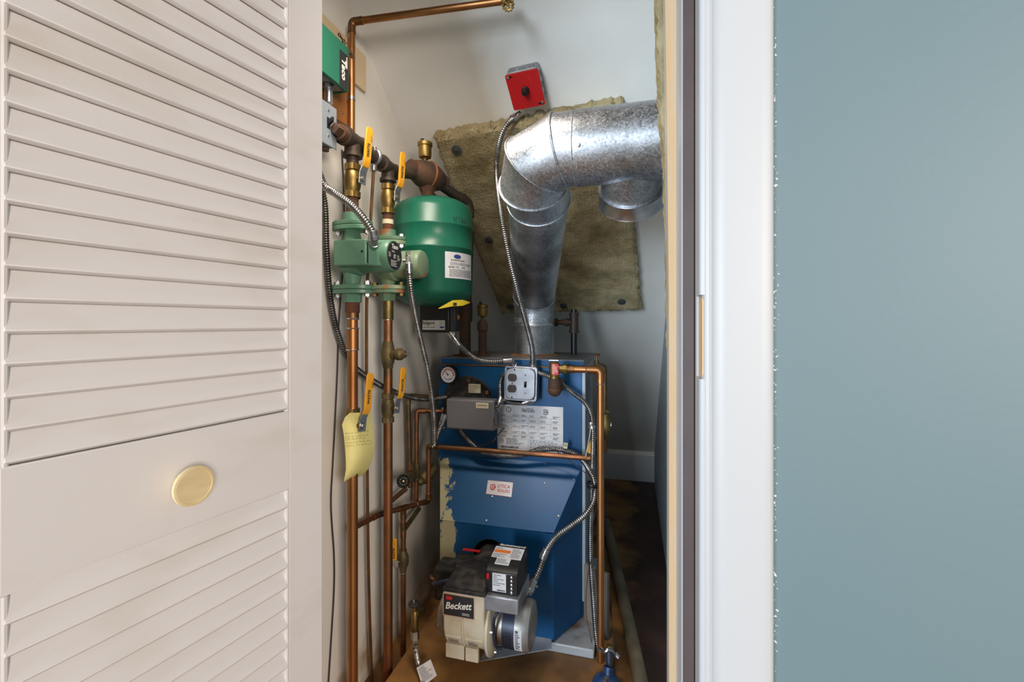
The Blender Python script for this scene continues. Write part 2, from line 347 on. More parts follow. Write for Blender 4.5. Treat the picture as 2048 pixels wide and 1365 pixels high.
def part(parent, name, mb, m, bevel=0, label=None, **k):
    o = mb.build(name, m, parent, bevel, **k)
    if label: o['label'] = label
    return o
def copy_thing(r, d, label=None, rotz=0):
    """copy a thing with its parts and sub-parts, moved by d"""
    def rec(o, par):
        c = o.copy(); C.objects.link(c)
        if par is not None: c.parent = par
        ORG[c.name] = ORG.get(o.name, Vector((0,0,0)))
        for ch in [q for q in bpy.data.objects if q.parent == o]: rec(ch, c)
        return c
    n = rec(r, None); n.location = r.location + Vector(d); n.rotation_euler.z = rotz
    if label: n['label'] = label
    return n
TXT = {}
def text(s, p, right, up, size, m, parent, name='lettering', align='CENTER', shear=0, bold=0, sx=1, depth=.0002, spacing=1):
    cu = bpy.data.curves.new('txt', 'FONT'); cu.body = s; cu.size = 1; cu.align_x = align; cu.align_y = 'CENTER'; cu.shear = shear; cu.offset = bold; cu.space_line = spacing; cu.extrude = depth/size; cu.resolution_u = 3
    t = bpy.data.objects.new('txt', cu); C.objects.link(t); dg = bpy.context.evaluated_depsgraph_get()
    me = bpy.data.meshes.new_from_object(t.evaluated_get(dg)); bpy.data.objects.remove(t); bpy.data.curves.remove(cu)
    right = Vector(right).normalized(); up = Vector(up); up = (up-right*up.dot(right)).normalized(); n = right.cross(up)
    org = ORG[parent.name]; p = Vector(p)
    for q in me.vertices:
        c = q.co.copy(); q.co = p + right*c.x*size*sx + up*c.y*size + n*c.z*size - org
    me.materials.clear(); me.materials.append(M[m]); me.name = name
    o = bpy.data.objects.new(name, me); C.objects.link(o); o.parent = parent; ORG[o.name] = org
    return o
def bars(parent, p0, right, up, w, h, rows, m='inkgrey', fill=.55, th=.0003, name='small_print', seed=1, words=5, minl=.4):
    """unreadable small print: short dashes in rows, p0 = top-left corner"""
    rnd = random.Random(seed); right = Vector(right).normalized(); up = Vector(up); up = (up-right*up.dot(right)).normalized(); n = right.cross(up); mb = MB(); p0 = Vector(p0)
    for r in range(rows):
        y = -(r+.5)*h/rows; x = 0; end = w*rnd.uniform(minl, 1)
        while x < end:
            l = w/words*rnd.uniform(.4, 1); l = min(l, end-x)
            if l > w*.02: mb.obox(p0+right*(x+l/2)+up*y+n*th*.5, right, up, n, l, h/rows*fill, th)
            x += l + w*.03
    return part(parent, name, mb, m)
U, V, Z = Vector((1,0,0)), Vector((0,1,0)), Vector((0,0,1))

U_ = Vector((1,0,0))
# ---------------------------------------------------------------- the room
CEIL_V = 1.228 - (2.5-2.105)/.85     # where the slope meets the flat ceiling
o = MB().box((-2.6, -3.2, -.06), (2.2, 3.9, 0)).build('floor', 'floor'); struct(o)
fl = MB()
mb = MB().box((-.88, .66, 0), (-.83, 3.62, 2.6)); struct(mb.build('wall_left', 'wallstain'))
mb = MB().box((.155, .775, 0), (.20, 3.62, 2.6)); struct(mb.build('wall_right', 'wallr'))
ztop = lambda v: 2.105-.85*(v-1.228)
e = 3.62
mb = MB().prism([(-.88, CEIL_V, 2.5), (.20, CEIL_V, 2.5), (.20, e, ztop(e)), (-.88, e, ztop(e))], -SLN*.06); struct(mb.build('ceiling', 'ceil'))
mb = MB().box((-.88, .62, 2.5), (.20, CEIL_V, 2.56)); struct(mb.build('ceiling_flat', 'ceil')).name = 'ceiling_front'
mb = MB().box((-.88, 3.45, 0), (.20, 3.52, .27)); struct(mb.build('wall_back', 'ceil'))
mb = MB().box((-.83, 3.43, 0), (.155, 3.45, .185)); struct(mb.build('baseboard_back', 'bbwhite', bevel=.003))
# front wall round the opening
mb = MB().box((.0870, .615, 0), (2.1, .724, 2.6)); struct(mb.build('wall_front_right', 'teal'))
mb = MB().box((-2.5, .615, 0), (-.62, .724, 2.6)); struct(mb.build('wall_front_left', 'teal'))
mb = MB().box((-.62, .615, 2.06), (.0806, .724, 2.6)); struct(mb.build('wall_front_header', 'teal'))
# casing with a stepped profile
def casing(u0, u1, z0, z1, name):
    w_ = u1-u0; prof = [(0, .615), (0, .604), (.05, .600), (.10, .600), (.115, .602), (.13, .602), (.17, .598), (.33, .5965), (.50, .598), (.80, .5975), (.93, .5995), (.99, .603), (1, .608), (1, .615)]
    mb = MB().rings([[Vector((u0+w_*t, v, z)) for t, v in prof] for z in (z0, z1)]); return mb.build(name, 'casing', angle=50)
struct(casing(.0835, .1634, 0, 2.14, 'trim_1'))
zs0, zs1 = P(1398, 755, .62).z, P(1398, 592, .62).z
mb = MB().tube([(.0838, .604, 0), (.0838, .604, zs0)], .0042, 12).tube([(.0838, .604, zs1), (.0838, .604, 2.1)], .0042, 12); struct(mb.build('trim_2', 'beadwhite'))
# white jamb face with a routed strike mortise
jm = MB(); u0 = .0806
zs0, zs1 = P(1398, 755, .62).z, P(1398, 592, .62).z
for a, b in ((0, zs0), (zs1, 2.06)): jm.box((u0, .604, a), (u0+.02, .6445, b))
jm.box((u0, .632, zs0), (u0+.02, .6445, zs1)); jm.box((u0+.0035, .604, zs0), (u0+.02, .632, zs1))
struct(jm.build('trim_3', 'casing'))
o = MB().prism([(u0+.0028, .6015, zs0+.012), (u0+.0028, .6045, zs0+.001), (u0+.0028, .6315, zs0+.001), (u0+.0028, .6315, zs1-.001), (u0+.0028, .6045, zs1-.001), (u0+.0028, .6015, zs1-.012)], U_*.0015).build('trim_4', 'pine'); struct(o)
mb = MB().box((.0660, .648, 0), (.0806, .662, 2.06)); struct(mb.build('trim_5', 'brown', bevel=.0015))
mb = MB().box((.0640, .652, 0), (.0662, .725, 2.06)); mb.box((.066, .662, 0), (.0806, .724, 2.06)); struct(mb.build('trim_6', 'beadwhite'))
def bow(z):
    t = max(0, (z-1.15)/.6); return -.0072*t**1.3
def bowed(u0, u1, v0, v1, name, m):
    zs = [i*.1 for i in range(0, 21)]
    mb = MB().rings([[Vector((u0+bow(z), v0, z)), Vector((u1, v0, z)), Vector((u1, v1, z)), Vector((u0+bow(z), v1, z))] for z in zs]); return mb.build(name, m)
struct(bowed(.0537, .080, .725, .7385, 'trim_7', 'pine')); struct(bowed(.0540, .154, .7386, .7745, 'trim_8', 'beadwhite'))
mb = MB().box((.0640, .7385, 0), (.154, .7386, 0.001))

# ---------------------------------------------------------------- louvred bifold door
DE = Vector((-.5216, .682, 0)); DD = Vector((-.186, -.983, 0)).normalized(); DN = Vector((.983, -.186, 0)).normalized()
def dp(s, z, n=0): return DE + DD*s + Z*z + DN*n
def build_door(off, nm):
    dr = thing(nm, 'x', 'door', DE+DN*off); del dr['label']; del dr['category']; dr['kind'] = 'structure'
    H0, H1 = .02, 2.03; T = -.030; SW = .066; W = .455; A = SW+.002; B = W-SW
    q = lambda s, z, n=0: dp(s, z, n+off)
    for s0, s1 in ((0, SW), (W-SW, W)):
        part(dr, 'stile', MB().prism([q(s0, H0), q(s1, H0), q(s1, H1), q(s0, H1)], DN*T), 'door', .0015)
    R0, R1 = 1.0095-.127, 1.0095-.0005
    for z0, z1 in ((H0, .17), (R0, R1), (1.93, H1)):
        part(dr, 'rail', MB().prism([q(SW, z0), q(W-SW, z0), q(W-SW, z1), q(SW, z1)], DN*T), 'door', .0012)
    for s0 in (SW, W-SW):                                          # little quarter-round beads along the stiles
        for z0, z1 in ((.17, R0), (R1, 1.93)):
            s_ = s0 + (.0035 if s0 == SW else -.0035)
            part(dr, 'bead', MB().tube([q(s_, z0, -.003), q(s_, z1, -.003)], .0038, 10), 'door')
    tilt = radians(74); Lh = .0415; th = .0068; pitch = .0322
    def slat(z):
        c = q(0, z, -.004); outv = DN*cos(tilt)-Z*sin(tilt); pr = []
        a = c; b = c-outv*Lh; nrm = (DN*sin(tilt)+Z*cos(tilt)).normalized()
        sec = [a, a+nrm*th*.5, a+nrm*th-outv*.002, b+nrm*th, b]
        rings = [[p+DD*s for p in sec] for s in (A+.003, B-.003)]
        part(dr, 'louver', MB().rings(rings), 'door', .0008)
    z = 1.0095+.0006
    while z < 1.915: slat(z); z += pitch
    z = R0-.0305
    while z > .175: slat(z); z -= .0320
    return dr, q
dr, q = build_door(0, 'door_1')
dr2, q2 = build_door(-.042, 'door_2')
kc = None
d = ray(390, 973); t = (DE+DN*.028-Vector((0,0,CH))).dot(DN)/d.dot(DN); kc = Vector((0,0,CH))+d*t
kb = kc - DN*.028
kn = part(dr, 'knob', MB().lathe(kb, DN, [(0, .011), (.008, .009), (.016, .011), (.021, .021), (.0245, .0252), (.028, .0245), (.0285, .0215), (.0275, .021), (.0272, .0001)], 40), 'knob', label='round cream knob')

# rough plaster edge beside the opening: mineral wool behind the jamb
def ragged(nm, us, v0, v1, umax, label):
    rnd = random.Random(4); R = []; 
    z0, z1 = 1.11, 2.05; n = 90
    for i in range(n+1):
        z = z0+(z1-z0)*i/n
        for (za, ua), (zb, ub) in zip(us, us[1:]):
            if za <= z <= zb: u = ua+(ub-ua)*(z-za)/(zb-za); break
        else: u = us[-1][1]
        u += rnd.uniform(-.0022, .0018)
        u2 = u + rnd.uniform(-.001, .003)
        R.append([Vector((u2, v0, z)), Vector((umax, v0, z)), Vector((umax, v1, z)), Vector((u, v1, z)), Vector((u-.001, (v0+v1)/2, z))])
    o = MB().rings(R).build(nm, 'wool'); return tag(o, label, 'insulation')
def edge(px, py, v): p = P(px, py, v); return (p.z, p.x)
us = sorted([edge(1334, 672, .81), edge(1331, 560, .81), edge(1329, 430, .81), edge(1326, 330, .81), edge(1318, 230, .81), edge(1314, 160, .81), edge(1312, 60, .81), edge(1311, 0, .81), (2.1, edge(1311, 0, .81)[1])])
ragged('insulation_strip', [(1.0, us[0][1])]+us, .776, .826, .1545, 'ragged upright strip of mineral wool behind the right edge of the doorway')
# ---------------------------------------------------------------- boiler
BV = 1.63; BL, BR = -.7245, -.171; BT = 1.018
def pb(px, py, off=0.): return P(px, py, BV-off)
boil = thing('boiler', 'blue steel cabinet oil boiler with a hooded front standing on a galvanized base', 'boiler', ((BL+BR)/2, 1.85, .07))
part(boil, 'side_panel', MB().box((BL+.003, BV+.016, .10), (BR, 2.06, .990)), 'switchgrey', .002, 'light grey side casing')
part(boil, 'top_panel', MB().box((BL, BV+.012, .990), (BR+.004, 2.065, 1.018)), 'grey', .002, 'grey top cover')
zt = pb(1000, 733).z
part(boil, 'top_band', MB().box((BL+.006, BV+.010, .955), (BR+.002, BV+.0121, 1.014)), 'blue')
part(boil, 'front_panel', MB().box((BL, BV, .60), (BR-.002, BV+.014, zt)), 'peel', .0015)
part(boil, 'trim_strip', MB().box((BL-.002, BV-.003, zt-.001), (P(1104,737,BV).x, BV+.012, zt+.004)), 'coppertar', .001, 'rusty brown edge strip')
lv = MB()
for i in range(9):
    a = .80+i*.016; lv.prism([(BR+.0005, 1.72, a), (BR+.0005, 1.90, a+.035), (BR+.0005, 1.90, a+.043), (BR+.0005, 1.72, a+.008)], U*.004)
part(boil, 'side_vent', lv, 'boxsteel')
part(boil, 'corner_strip', MB().box((BR-.002, BV-.001, .16), (BR+.010, BV+.03, .985)), 'switchgrey', .001)
# sloping hood
HV = 1.478; zb = .105
hl, hr = P(880, 1040, HV).x, P(1107.5, 1067, HV).x
zf = P(1107.5, 1067, HV).z; zk = P(1160, 930, BV).z
TL, TR = Vector((BL+.006, BV, zk)), Vector((BR, BV, zk)); FL, FR = Vector((hl, HV, zf)), Vector((hr, HV, zf))
part(boil, 'hood_top', MB().prism([TL, TR, FR, FL], Vector((0, .0, -.004))), 'peel', .001)
br = P(1165, 1237, BV); br.x = BR; br.z = zb
part(boil, 'hood_side', MB().prism([FR, TR, br, Vector((hr, HV, zb))], Vector((-.003, .0012, 0))), 'blue')
part(boil, 'hood_side', MB().prism([FL, TL, Vector((BL+.006, BV, zb)), Vector((hl, HV, zb))], Vector((.003, .001, 0))), 'peel')
# front plate with the burner opening
hc = P(981, 1118, HV); hrad = .066; mb = MB(); n = 64; outer = []; inner = []
for i in range(n):
    a = 2*pi*i/n; d = Vector((cos(a), 0, sin(a))); ts = []
    if d.x > 1e-6: ts.append((hr-hc.x)/d.x)
    if d.x < -1e-6: ts.append((hl-hc.x)/d.x)
    if d.z > 1e-6: ts.append((zf-hc.z)/d.z)
    if d.z < -1e-6: ts.append((zb-hc.z)/d.z)
    outer.append(hc+d*min(ts)); inner.append(hc+d*hrad)
for c in ((hl, zf), (hr, zf), (hl, zb), (hr, zb)):
    k = min(range(n), key=lambda i: (outer[i]-Vector((c[0], HV, c[1]))).length); outer[k] = Vector((c[0], HV, c[1]))
back = [p+V*.003 for p in inner]
mb.rings([outer, inner, back], False, False); part(boil, 'hood_front', mb, 'peel', angle=30)
part(boil, 'opening_rim', MB().torus(hc+V*.004, V, hrad+.001, .003, 48, 8), 'yinsul', label='yellow insulation round the burner opening')
part(boil, 'opening_lining', MB().lathe(hc+V*.006, V, [(0, hrad), (.13, hrad)], 40, False, True), 'dark')
for px, py in ((1093, 962), (1120, 943), (1090, 930), (965, 995)):
    pass
sc = MB()
def on_hood(px, py):
    d = ray(px, py); nrm = (TR-TL).cross(FL-TL).normalized(); o = Vector((0,0,CH)); return o+d*((TL-o).dot(nrm)/d.dot(nrm))
HN = (FR-FL).cross(TL-FL).normalized()
if HN.z < 0: HN = -HN
for px, py in ((984, 994), (1091, 928), (1089, 967), (972.5, 1042), (1117, 1033), (1148, 959)):
    part(boil, 'hood_screw', MB().lathe(on_hood(px, py), HN, [(0, .0035), (.0015, .003), (.002, .001)], 10), 'steel')

# hood badge
def badge(corners_fn, c, nrm, th=.0012):
    return MB().prism(c, nrm*th)
c = [on_hood(972, 988.5), on_hood(1023, 995.5), on_hood(1026.5, 966), on_hood(976, 961)]
bd = part(boil, 'badge', MB().prism(c, HN*.0012), 'label', .0004, 'white badge with red flame and shield emblem')
rt = (c[1]-c[0]).normalized(); up = (c[3]-c[0]); up = (up-rt*up.dot(rt)).normalized(); W_ = (c[1]-c[0]).length; H_ = (c[3]-c[0]).length
bo = (c[0]+c[1]+c[2]+c[3])/4 + HN*.0015
part(bd, 'lettering_edge', MB().tube([p+HN*.0014 for p in c]+[c[0]+HN*.0014], .0004, 6), 'redlabel')
text('UTICA', bo+rt*W_*.15+up*H_*.16, rt, up, H_*.34, 'redlabel', bd, bold=.012, sx=.95)
text('BOILERS', bo+rt*W_*.18-up*H_*.16, rt, up, H_*.30, 'redlabel', bd, bold=.010, sx=.85)
def emblem(par, o, rt, up, s, m):
    mb = MB(); g = lambda pts: [o+rt*x*s+up*y*s for x, y in pts]
    mb.tube(g([(.05,.5), (-.55,.5), (-.55,0), (-.42,-.4), (0,-.62), (.42,-.4), (.55,0), (.55,.4)]), s*.07, 6)
    mb.tube(catmull(g([(.0,-.6), (-.25,-.3), (-.15,.15), (.18,.75), (.4,.2), (.45,-.25), (.2,-.58)]), 5), s*.07, 6)
    mb.tube(catmull(g([(.1,-.55), (0,-.25), (.18,.1), (.32,-.2), (.2,-.55)]), 5), s*.055, 6)
    return part(par, 'emblem', mb, m)
emblem(bd, bo-rt*W_*.27+up*H_*.02, rt, up, H_*.34, 'redlabel')

# data plate on the front panel
q_ = lambda px, py: pb(px, py, .002)
c = [q_(995, 900), q_(1125, 906), q_(1127, 816), q_(1007, 806)]
c = [Vector((P(995,900,BV).x, BV, pb(1060,907).z)), Vector((pb(1126,906).x, BV, pb(1060,907).z)), Vector((pb(1126.5,815).x, BV, pb(1126,815).z)), Vector((pb(995,806).x, BV, pb(1126,815).z))]
pl = part(boil, 'data_plate', MB().prism(c, -V*.001), 'label', label='white data plate printed with emblems, tables and barcodes')
x0, x1, z0, z1 = c[0].x, c[1].x, c[0].z, c[2].z; PWd, PHt = x1-x0, z1-z0; Y0 = BV-.0013
pt = lambda a, b: Vector((x0+PWd*a, Y0, z0+PHt*b))
text('UTICA\nBOILERS', pt(.50, .90), U, Z, PHt*.055, 'ink', pl, bold=.02, spacing=.8, sx=1.1)
emblem(pl, pt(.40, .90), U, Z, PHt*.055, 'ink')
for a, b, s in ((.175, .90, '//'), (.74, .88, 'SA')):
    part(pl, 'emblem', MB().torus(pt(a, b), V, PHt*.052, PHt*.007, 28, 6, *( (0, 2*pi) if s == '//' else (.6, 5.7))), 'ink'); text(s, pt(a, b), U, Z, PHt*.07, 'ink', pl, bold=.02)
part(pl, 'emblem', MB().torus(pt(.065, .23), V, PHt*.048, PHt*.004, 8, 6), 'ink'); text('H', pt(.065, .23), U, Z, PHt*.08, 'ink', pl)
k = 0
for b in (.80, .70, .58, .45, .36):
    for a in (.06, .24, .37, .50, .66, .85):
        k += 1
        bars(pl, pt(a, b), U, Z, PWd*.11, PHt*.05, 2, 'inkgrey' if k % 3 else 'ink', .4, seed=k, words=2, minl=.5)
ln = MB()
for b in (.76, .65, .53, .40, .31): ln.obox(pt(.5, b-.02), U, V, Z, PWd*.94, .0003, PHt*.004)
for a in (.22, .35, .48, .64, .82): ln.obox(pt(a, .55), U, V, Z, PWd*.003, .0003, PHt*.42)
ln.obox(pt(.48, .15), U, V, Z, PWd*.007, .0003, PHt*.27)
part(pl, 'table_lines', ln, 'inklight')
bars(pl, pt(.14, .29), U, Z, PWd*.30, PHt*.14, 5, 'ink', .35, seed=90, words=6)
bars(pl, pt(.50, .28), U, Z, PWd*.44, PHt*.20, 7, 'inkgrey', .35, seed=91, words=8, minl=.8)
rnd = random.Random(7); bc = MB()
for b in (.10, .035):
    x = .06
    while x < (.33 if b > .05 else .30):
        wd = rnd.choice((.003, .005, .008)); bc.obox(pt(x, b), U, V, Z, PWd*wd, .0003, PHt*.045); x += wd+rnd.choice((.003, .005))
part(pl, 'barcode', bc, 'ink')
# inspection cover
ic = pb(935, 803, .0); part(boil, 'inspection_cover', MB().lathe(pb(936, 806), -V, [(0, .098), (.006, .098), (.010, .092), (.012, .06), (.018, .05)], 48), 'dusty', label='round dark inspection cover with a rusty rim'); part(boil, 'cover_rim', MB().torus(pb(936, 806), V, .098, .003, 48, 6), 'rust')
for px, py in ((938, 762), (974, 786)):
    part(boil, 'cover_bolt', MB().lathe(pb(px, py, .01), -V, [(0, .0085), (.004, .0085), (.0065, .006)], 16), 'brassold')
nt = pb(949, 778, .020); cl = part(boil, 'cover_label', MB().box(nt+Vector((-.024, 0, -.016)), nt+Vector((.024, .001, .018))), 'labelcream', label='small cream notice')
bars(cl, nt+Vector((-.021, -.0002, .014)), U, Z, .042, .028, 4, 'inkgrey', .3, seed=5)
# base and pad
part(boil, 'base_plinth', MB().box((-.56, 1.475, .072), (-.118, 2.06, .102)), 'galvbase', .004, 'rust-edged galvanized base')
pd = MB().prism([(-.72, 1.18, 0), (-.06, 1.18, 0), (-.06, 1.62, 0), (-.12, 1.66, 0), (-.12, 2.07, 0), (-.72, 2.07, 0)], Z*.072).build('boiler_pad', 'pad', bevel=.006); tag(pd, 'low rust-stained ochre pad the boiler stands on', 'pad')

# ---------------------------------------------------------------- flue
FD = .0885
def P3(px, py, Zc): return PD(px, py, Zc)
fb = P3(1068.5, 708, 1.895); fb.z = BT
f1 = Vector((fb.x, fb.y, P3(1068, 602, 1.88).z))
ft = P3(1077, 398, 1.30)
hv = P3(1238, 290, 1.105)
fl = thing('flue_pipe', 'galvanized round flue pipe rising from the boiler and elbowing to the right wall', 'flue pipe', fb)
rS = .0805
part(fl, 'collar', MB().lathe(fb, Z, [(0, rS+.002), (.008, rS), (f1.z-fb.z-.11, rS), (f1.z-fb.z-.105, rS+.003), (f1.z-fb.z-.098, rS+.003), (f1.z-fb.z-.093, rS), (f1.z-fb.z-.055, rS)], 48, False, False), 'galv')
part(fl, 'sealant', MB().lathe(fb, Z, [(0, rS+.02), (.003, rS+.014), (.007, rS+.001)], 48), 'pad', label='ochre furnace cement ring')
jr = MB(); zc = f1.z-fb.z-.092
for i in range(60):
    a = 2*pi*i/60; d = Vector((cos(a), sin(a), 0)); jr.obox(fb+d*(rS+.0012)+Z*(zc+.012), d, Z.cross(d), Z, .002, .004, .020)
part(fl, 'crimp', jr, 'galv')
ld = (ft-f1).normalized()
e0 = f1-Z*.05; mid = f1+ld*.0
def gored(pts, rads, name, rib=True):
    """round pipe along a polyline of gores; mitred rings"""
    n = len(pts); R = []; xr = None
    for i in range(n):
        t0 = (pts[i]-pts[i-1]).normalized() if i else None; t1 = (pts[i+1]-pts[i]).normalized() if i < n-1 else None
        t = ((t0 or t1)+(t1 or t0)).normalized(); R.append((pts[i], t))
    mbs = []
    for i in range(n-1):
        a = (pts[i+1]-pts[i]).normalized(); x, y, z = basis(a); rg = []
        for j in (i, i+1):
            c_, t = R[j]; r = rads[j] if not isinstance(rads[i], tuple) else rads[i][j-i]; ring = []
            for k in range(56):
                d = x*cos(2*pi*k/56)+y*sin(2*pi*k/56); p = c_+d*r; p = p - a*((p-c_).dot(t)/a.dot(t)); ring.append(p)
            rg.append(ring)
        mbs.append(MB().rings(rg, False, False))
    beads = []
    for i in range(1, n-1):
        c_, t = R[i]; a = (pts[i]-pts[i-1]).normalized(); x, y, z = basis(a); loop = []
        r = rads[i]
        for k in range(56):
            d = x*cos(2*pi*k/56)+y*sin(2*pi*k/56); p = c_+d*(r+.0012); p = p - a*((p-c_).dot(t)/a.dot(t)); loop.append(p)
        beads.append(MB().tube(loop+[loop[0], loop[1]], .0028, 8, False))
    return mbs, beads
# lower two-gore bend, leaning pipe, upper four-gore elbow, horizontal run
l1 = f1+ld*.055
pts = [e0, f1, l1]
pm = (f1+Z*.0)
rL = .0875
lowpts = [f1-Z*.055, f1-Z*.012, f1+(ld+Z*.6).normalized()*.035, f1+(ld+Z*.6).normalized()*.035+ld*.04]
hdir = U
ex = Vector((P3(1112, 300, 1.12).x, hv.y, hv.z))
elb = [ft, ft.lerp(Vector((ft.x+.0, hv.y+.02, hv.z-.045)), .62), ex-U*.055+V*.018-Z*.022, ex+U*.01, ex+U*.055]
g1, b1 = gored(lowpts, [rS, .084, .086, .0865], 'x')
for m_ in g1: part(fl, 'bend_gore', m_, 'galv')
for m_ in b1: part(fl, 'bead', m_, 'galv')
part(fl, 'leaning_pipe', MB().cyl(lowpts[-1]-ld*.01, ft+ld*.002, .0855, rL, 56, False), 'galv')
g2, b2 = gored([ft-ld*.03]+elb, [rL+.001]*6, 'x')
for m_ in g2: part(fl, 'elbow_gore', m_, 'galv')
for m_ in b2: part(fl, 'bead', m_, 'galv')
part(fl, 'horizontal_pipe', MB().cyl(ex+U*.045, Vector((.1545, hv.y, hv.z)), rL+.003, None, 56, False), 'galv')
part(fl, 'seam_ring', MB().torus(ex+U*.046, U, rL+.0032, .0012, 56, 6), 'galv')
sp = P3(1157, 290, 1.02); sc = MB()
for dz, off in ((0, 0),):
    d = ray(1157, 290).normalized(); o_ = Vector((0,0,CH)); cx = Vector((0, hv.y, hv.z)); 
    # intersect view ray with the pipe surface (axis U)
    dd = Vector((0, d.y, d.z)); oo = Vector((0, o_.y-cx.y, o_.z-cx.z)); A_ = dd.dot(dd); B_ = 2*dd.dot(oo); C_ = oo.dot(oo)-(rL+.003)**2
    t_ = (-B_-sqrt(B_*B_-4*A_*C_))/(2*A_); p_ = o_+d*t_; nn = Vector((0, p_.y-cx.y, p_.z-cx.z)).normalized()
    sc.lathe(p_, nn, [(0, .005), (.003, .005), (.0035, .003)], 12)
part(fl, 'screw', sc, 'steel')
# draught tee on the horizontal run
tc_ = Vector((P(1262, 330, hv.y+.03).x, hv.y, hv.z)); td = Vector((0, .80, -.60)).normalized()
tr = .083
part(fl, 'tee_branch', MB().lathe(tc_, td, [(.03, tr-.006), (.125, tr-.006), (.127, tr), (.133, tr+.001), (.135, tr-.004)], 56, False, False), 'galv')
part(fl, 'tee_rim', MB().lathe(tc_, td, [(.127, tr-.003), (.128, tr+.002), (.165, tr+.003), (.168, tr+.005), (.170, tr+.002), (.166, tr), (.128, tr-.004)], 56, False, False), 'steel')

# ---------------------------------------------------------------- mineral wool sheet on the slope
def wool_sheet():
    th = .062; e2 = SLD; e1 = U
    A_, B_, C__, D_ = PS(876, 262), PS(1248, 190), PS(1281, 622, th), PS(1003, 630, th)
    D_ = D_ - SLN*th; C__ = C__ - SLN*th
    rnd = random.Random(3); nu, nv = 64, 84; g = []
    for j in range(nv+1):
        t = j/nv; l = A_.lerp(D_, t); r = B_.lerp(C__, t); row = []
        for i in range(nu+1):
            s = i/nu; p = l.lerp(r, s)
            if i in (0, nu): p = p + U*(rnd.uniform(-.004, .004)+.006*mnoise.noise(p*30))
            if j in (0, nv): p = p + SLD*(rnd.uniform(-.005, .005)+.008*mnoise.noise(p*22))
            row.append(p)
        g.append(row)
    mb = MB(); W1 = nu+1; vs = []
    for lay in range(2):
        for j in range(nv+1):
            for i in range(nu+1):
                p = g[j][i]; edge_ = min(i, nu-i, j, nv-j)
                if lay == 0: vs.append(p+SLN*.0015)
                else:
                    h = th*(.86 if edge_ == 0 else 1) + .006*mnoise.noise(p*14)+.0025*mnoise.noise(p*60)+rnd.uniform(-.0007, .0007)
                    vs.append(p+SLN*h)
    o = (nu+1)*(nv+1); fs = []
    for j in range(nv):
        for i in range(nu):
            a = j*W1+i; fs.append((a, a+1, a+W1+1, a+W1)); fs.append((o+a, o+a+W1, o+a+W1+1, o+a+1))
    for j in range(nv):
        a = j*W1; fs.append((a, a+W1, o+a+W1, o+a)); b = a+nu; fs.append((b+W1, b, o+b, o+b+W1))
    for i in range(nu):
        a = i; fs.append((a+1, a, o+a, o+a+1)); b = nv*W1+i; fs.append((b, b+1, o+b+1, o+b))
    mb.add(vs, fs); return mb, th
mb, WT = wool_sheet()
root = PS(1075, 420)
ws = thing('mineral_wool_board', 'olive brown mineral wool board pinned to the sloping ceiling behind the flue', 'insulation', root)
part(ws, 'board', mb, 'wool')
tu = MB(); rnd = random.Random(11)
for i in range(260):                                       # loose fibre tufts along the edges
    s_ = rnd.random(); side = rnd.choice('blrt')
    A_, B_, C2_, D2_ = PS(876, 262), PS(1248, 190), PS(1281, 622, WT)-SLN*WT, PS(1003, 630, WT)-SLN*WT
    p = {'b': D2_.lerp(C2_, s_), 'l': A_.lerp(D2_, s_), 'r': B_.lerp(C2_, s_), 't': A_.lerp(B_, s_)}[side]+SLN*WT*rnd.uniform(.3, .95)
    d = Vector((rnd.uniform(-1,1), rnd.uniform(-1,1), rnd.uniform(-1,1))).normalized()*rnd.uniform(.006, .014)
    tu.tube([p-d*.5, p+d*.2+SLN*.001, p+d], [.0022, .0016, .0006], 5)
part(ws, 'fibre_edge', tu, 'wool')['kind'] = 'stuff'
for px, py in ((913, 300), (978, 481), (1232, 430), (1243, 604), (1127, 612), (1021, 613), (1040, 276)):
    c_ = PS(px, py, WT+.004)
    wq = part(ws, 'washer', MB().lathe(c_, SLN, [(0, .0175), (.002, .0175), (.003, .010), (.0032, .005)], 28), 'washer', label='round grey plate washer')
    part(wq, 'screw_head', MB().lathe(c_+SLN*.003, SLN, [(0, .005), (.002, .005), (.003, .003)], 12), 'rust')

# ---------------------------------------------------------------- red emergency switch on the slope
c = [PS(1027, 222, .045), PS(1090, 209.5, .045), PS(1077, 135, .045), PS(1010, 151, .045)]
ctr = (c[0]+c[1]+c[2]+c[3])/4; rx = (c[1]-c[0]+c[2]-c[3]).normalized(); ry = (c[3]-c[0]+c[2]-c[1]); ry = (ry-rx*ry.dot(rx)).normalized(); nn = rx.cross(ry); hw = (c[1]-c[0]).length/2; hh = (c[3]-c[0]).length/2
es = thing('emergency_switch', 'square red emergency switch plate with a black knob on the sloping ceiling', 'switch', ctr-nn*.045)
def rrect(c_, x, y, hw, hh, r, n=5):
    out = []
    for sx, sy, a0 in ((1, 1, 0), (-1, 1, pi/2), (-1, -1, pi), (1, -1, 3*pi/2)):
        for k in range(n+1):
            a = a0+pi/2*k/n; out.append(c_+x*(sx*(hw-r)+r*cos(a))+y*(sy*(hh-r)+r*sin(a)))
    return out
part(es, 'back_box', MB().prism(rrect(ctr-nn*.046+ry*.003, rx, ry, hw*.99, hh*.99, .012), nn*.043), 'boxsteel', .001, 'galvanized square box')
kn = MB()
for i in range(3):
    kn.torus(ctr-nn*.02+rx*(hw*.99)+ry*(hh*.6*(i-1)), rx, .009, .0012, 16, 6); kn.torus(ctr-nn*.02+ry*(hh*.99+.003)+rx*(hw*.6*(i-1)), ry, .009, .0012, 16, 6)
part(es, 'knockout', kn, 'grey')
part(es, 'plate', MB().prism(rrect(ctr-nn*.002, rx, ry, hw, hh, .006), nn*.003), 'red', .0008, 'red cover plate')
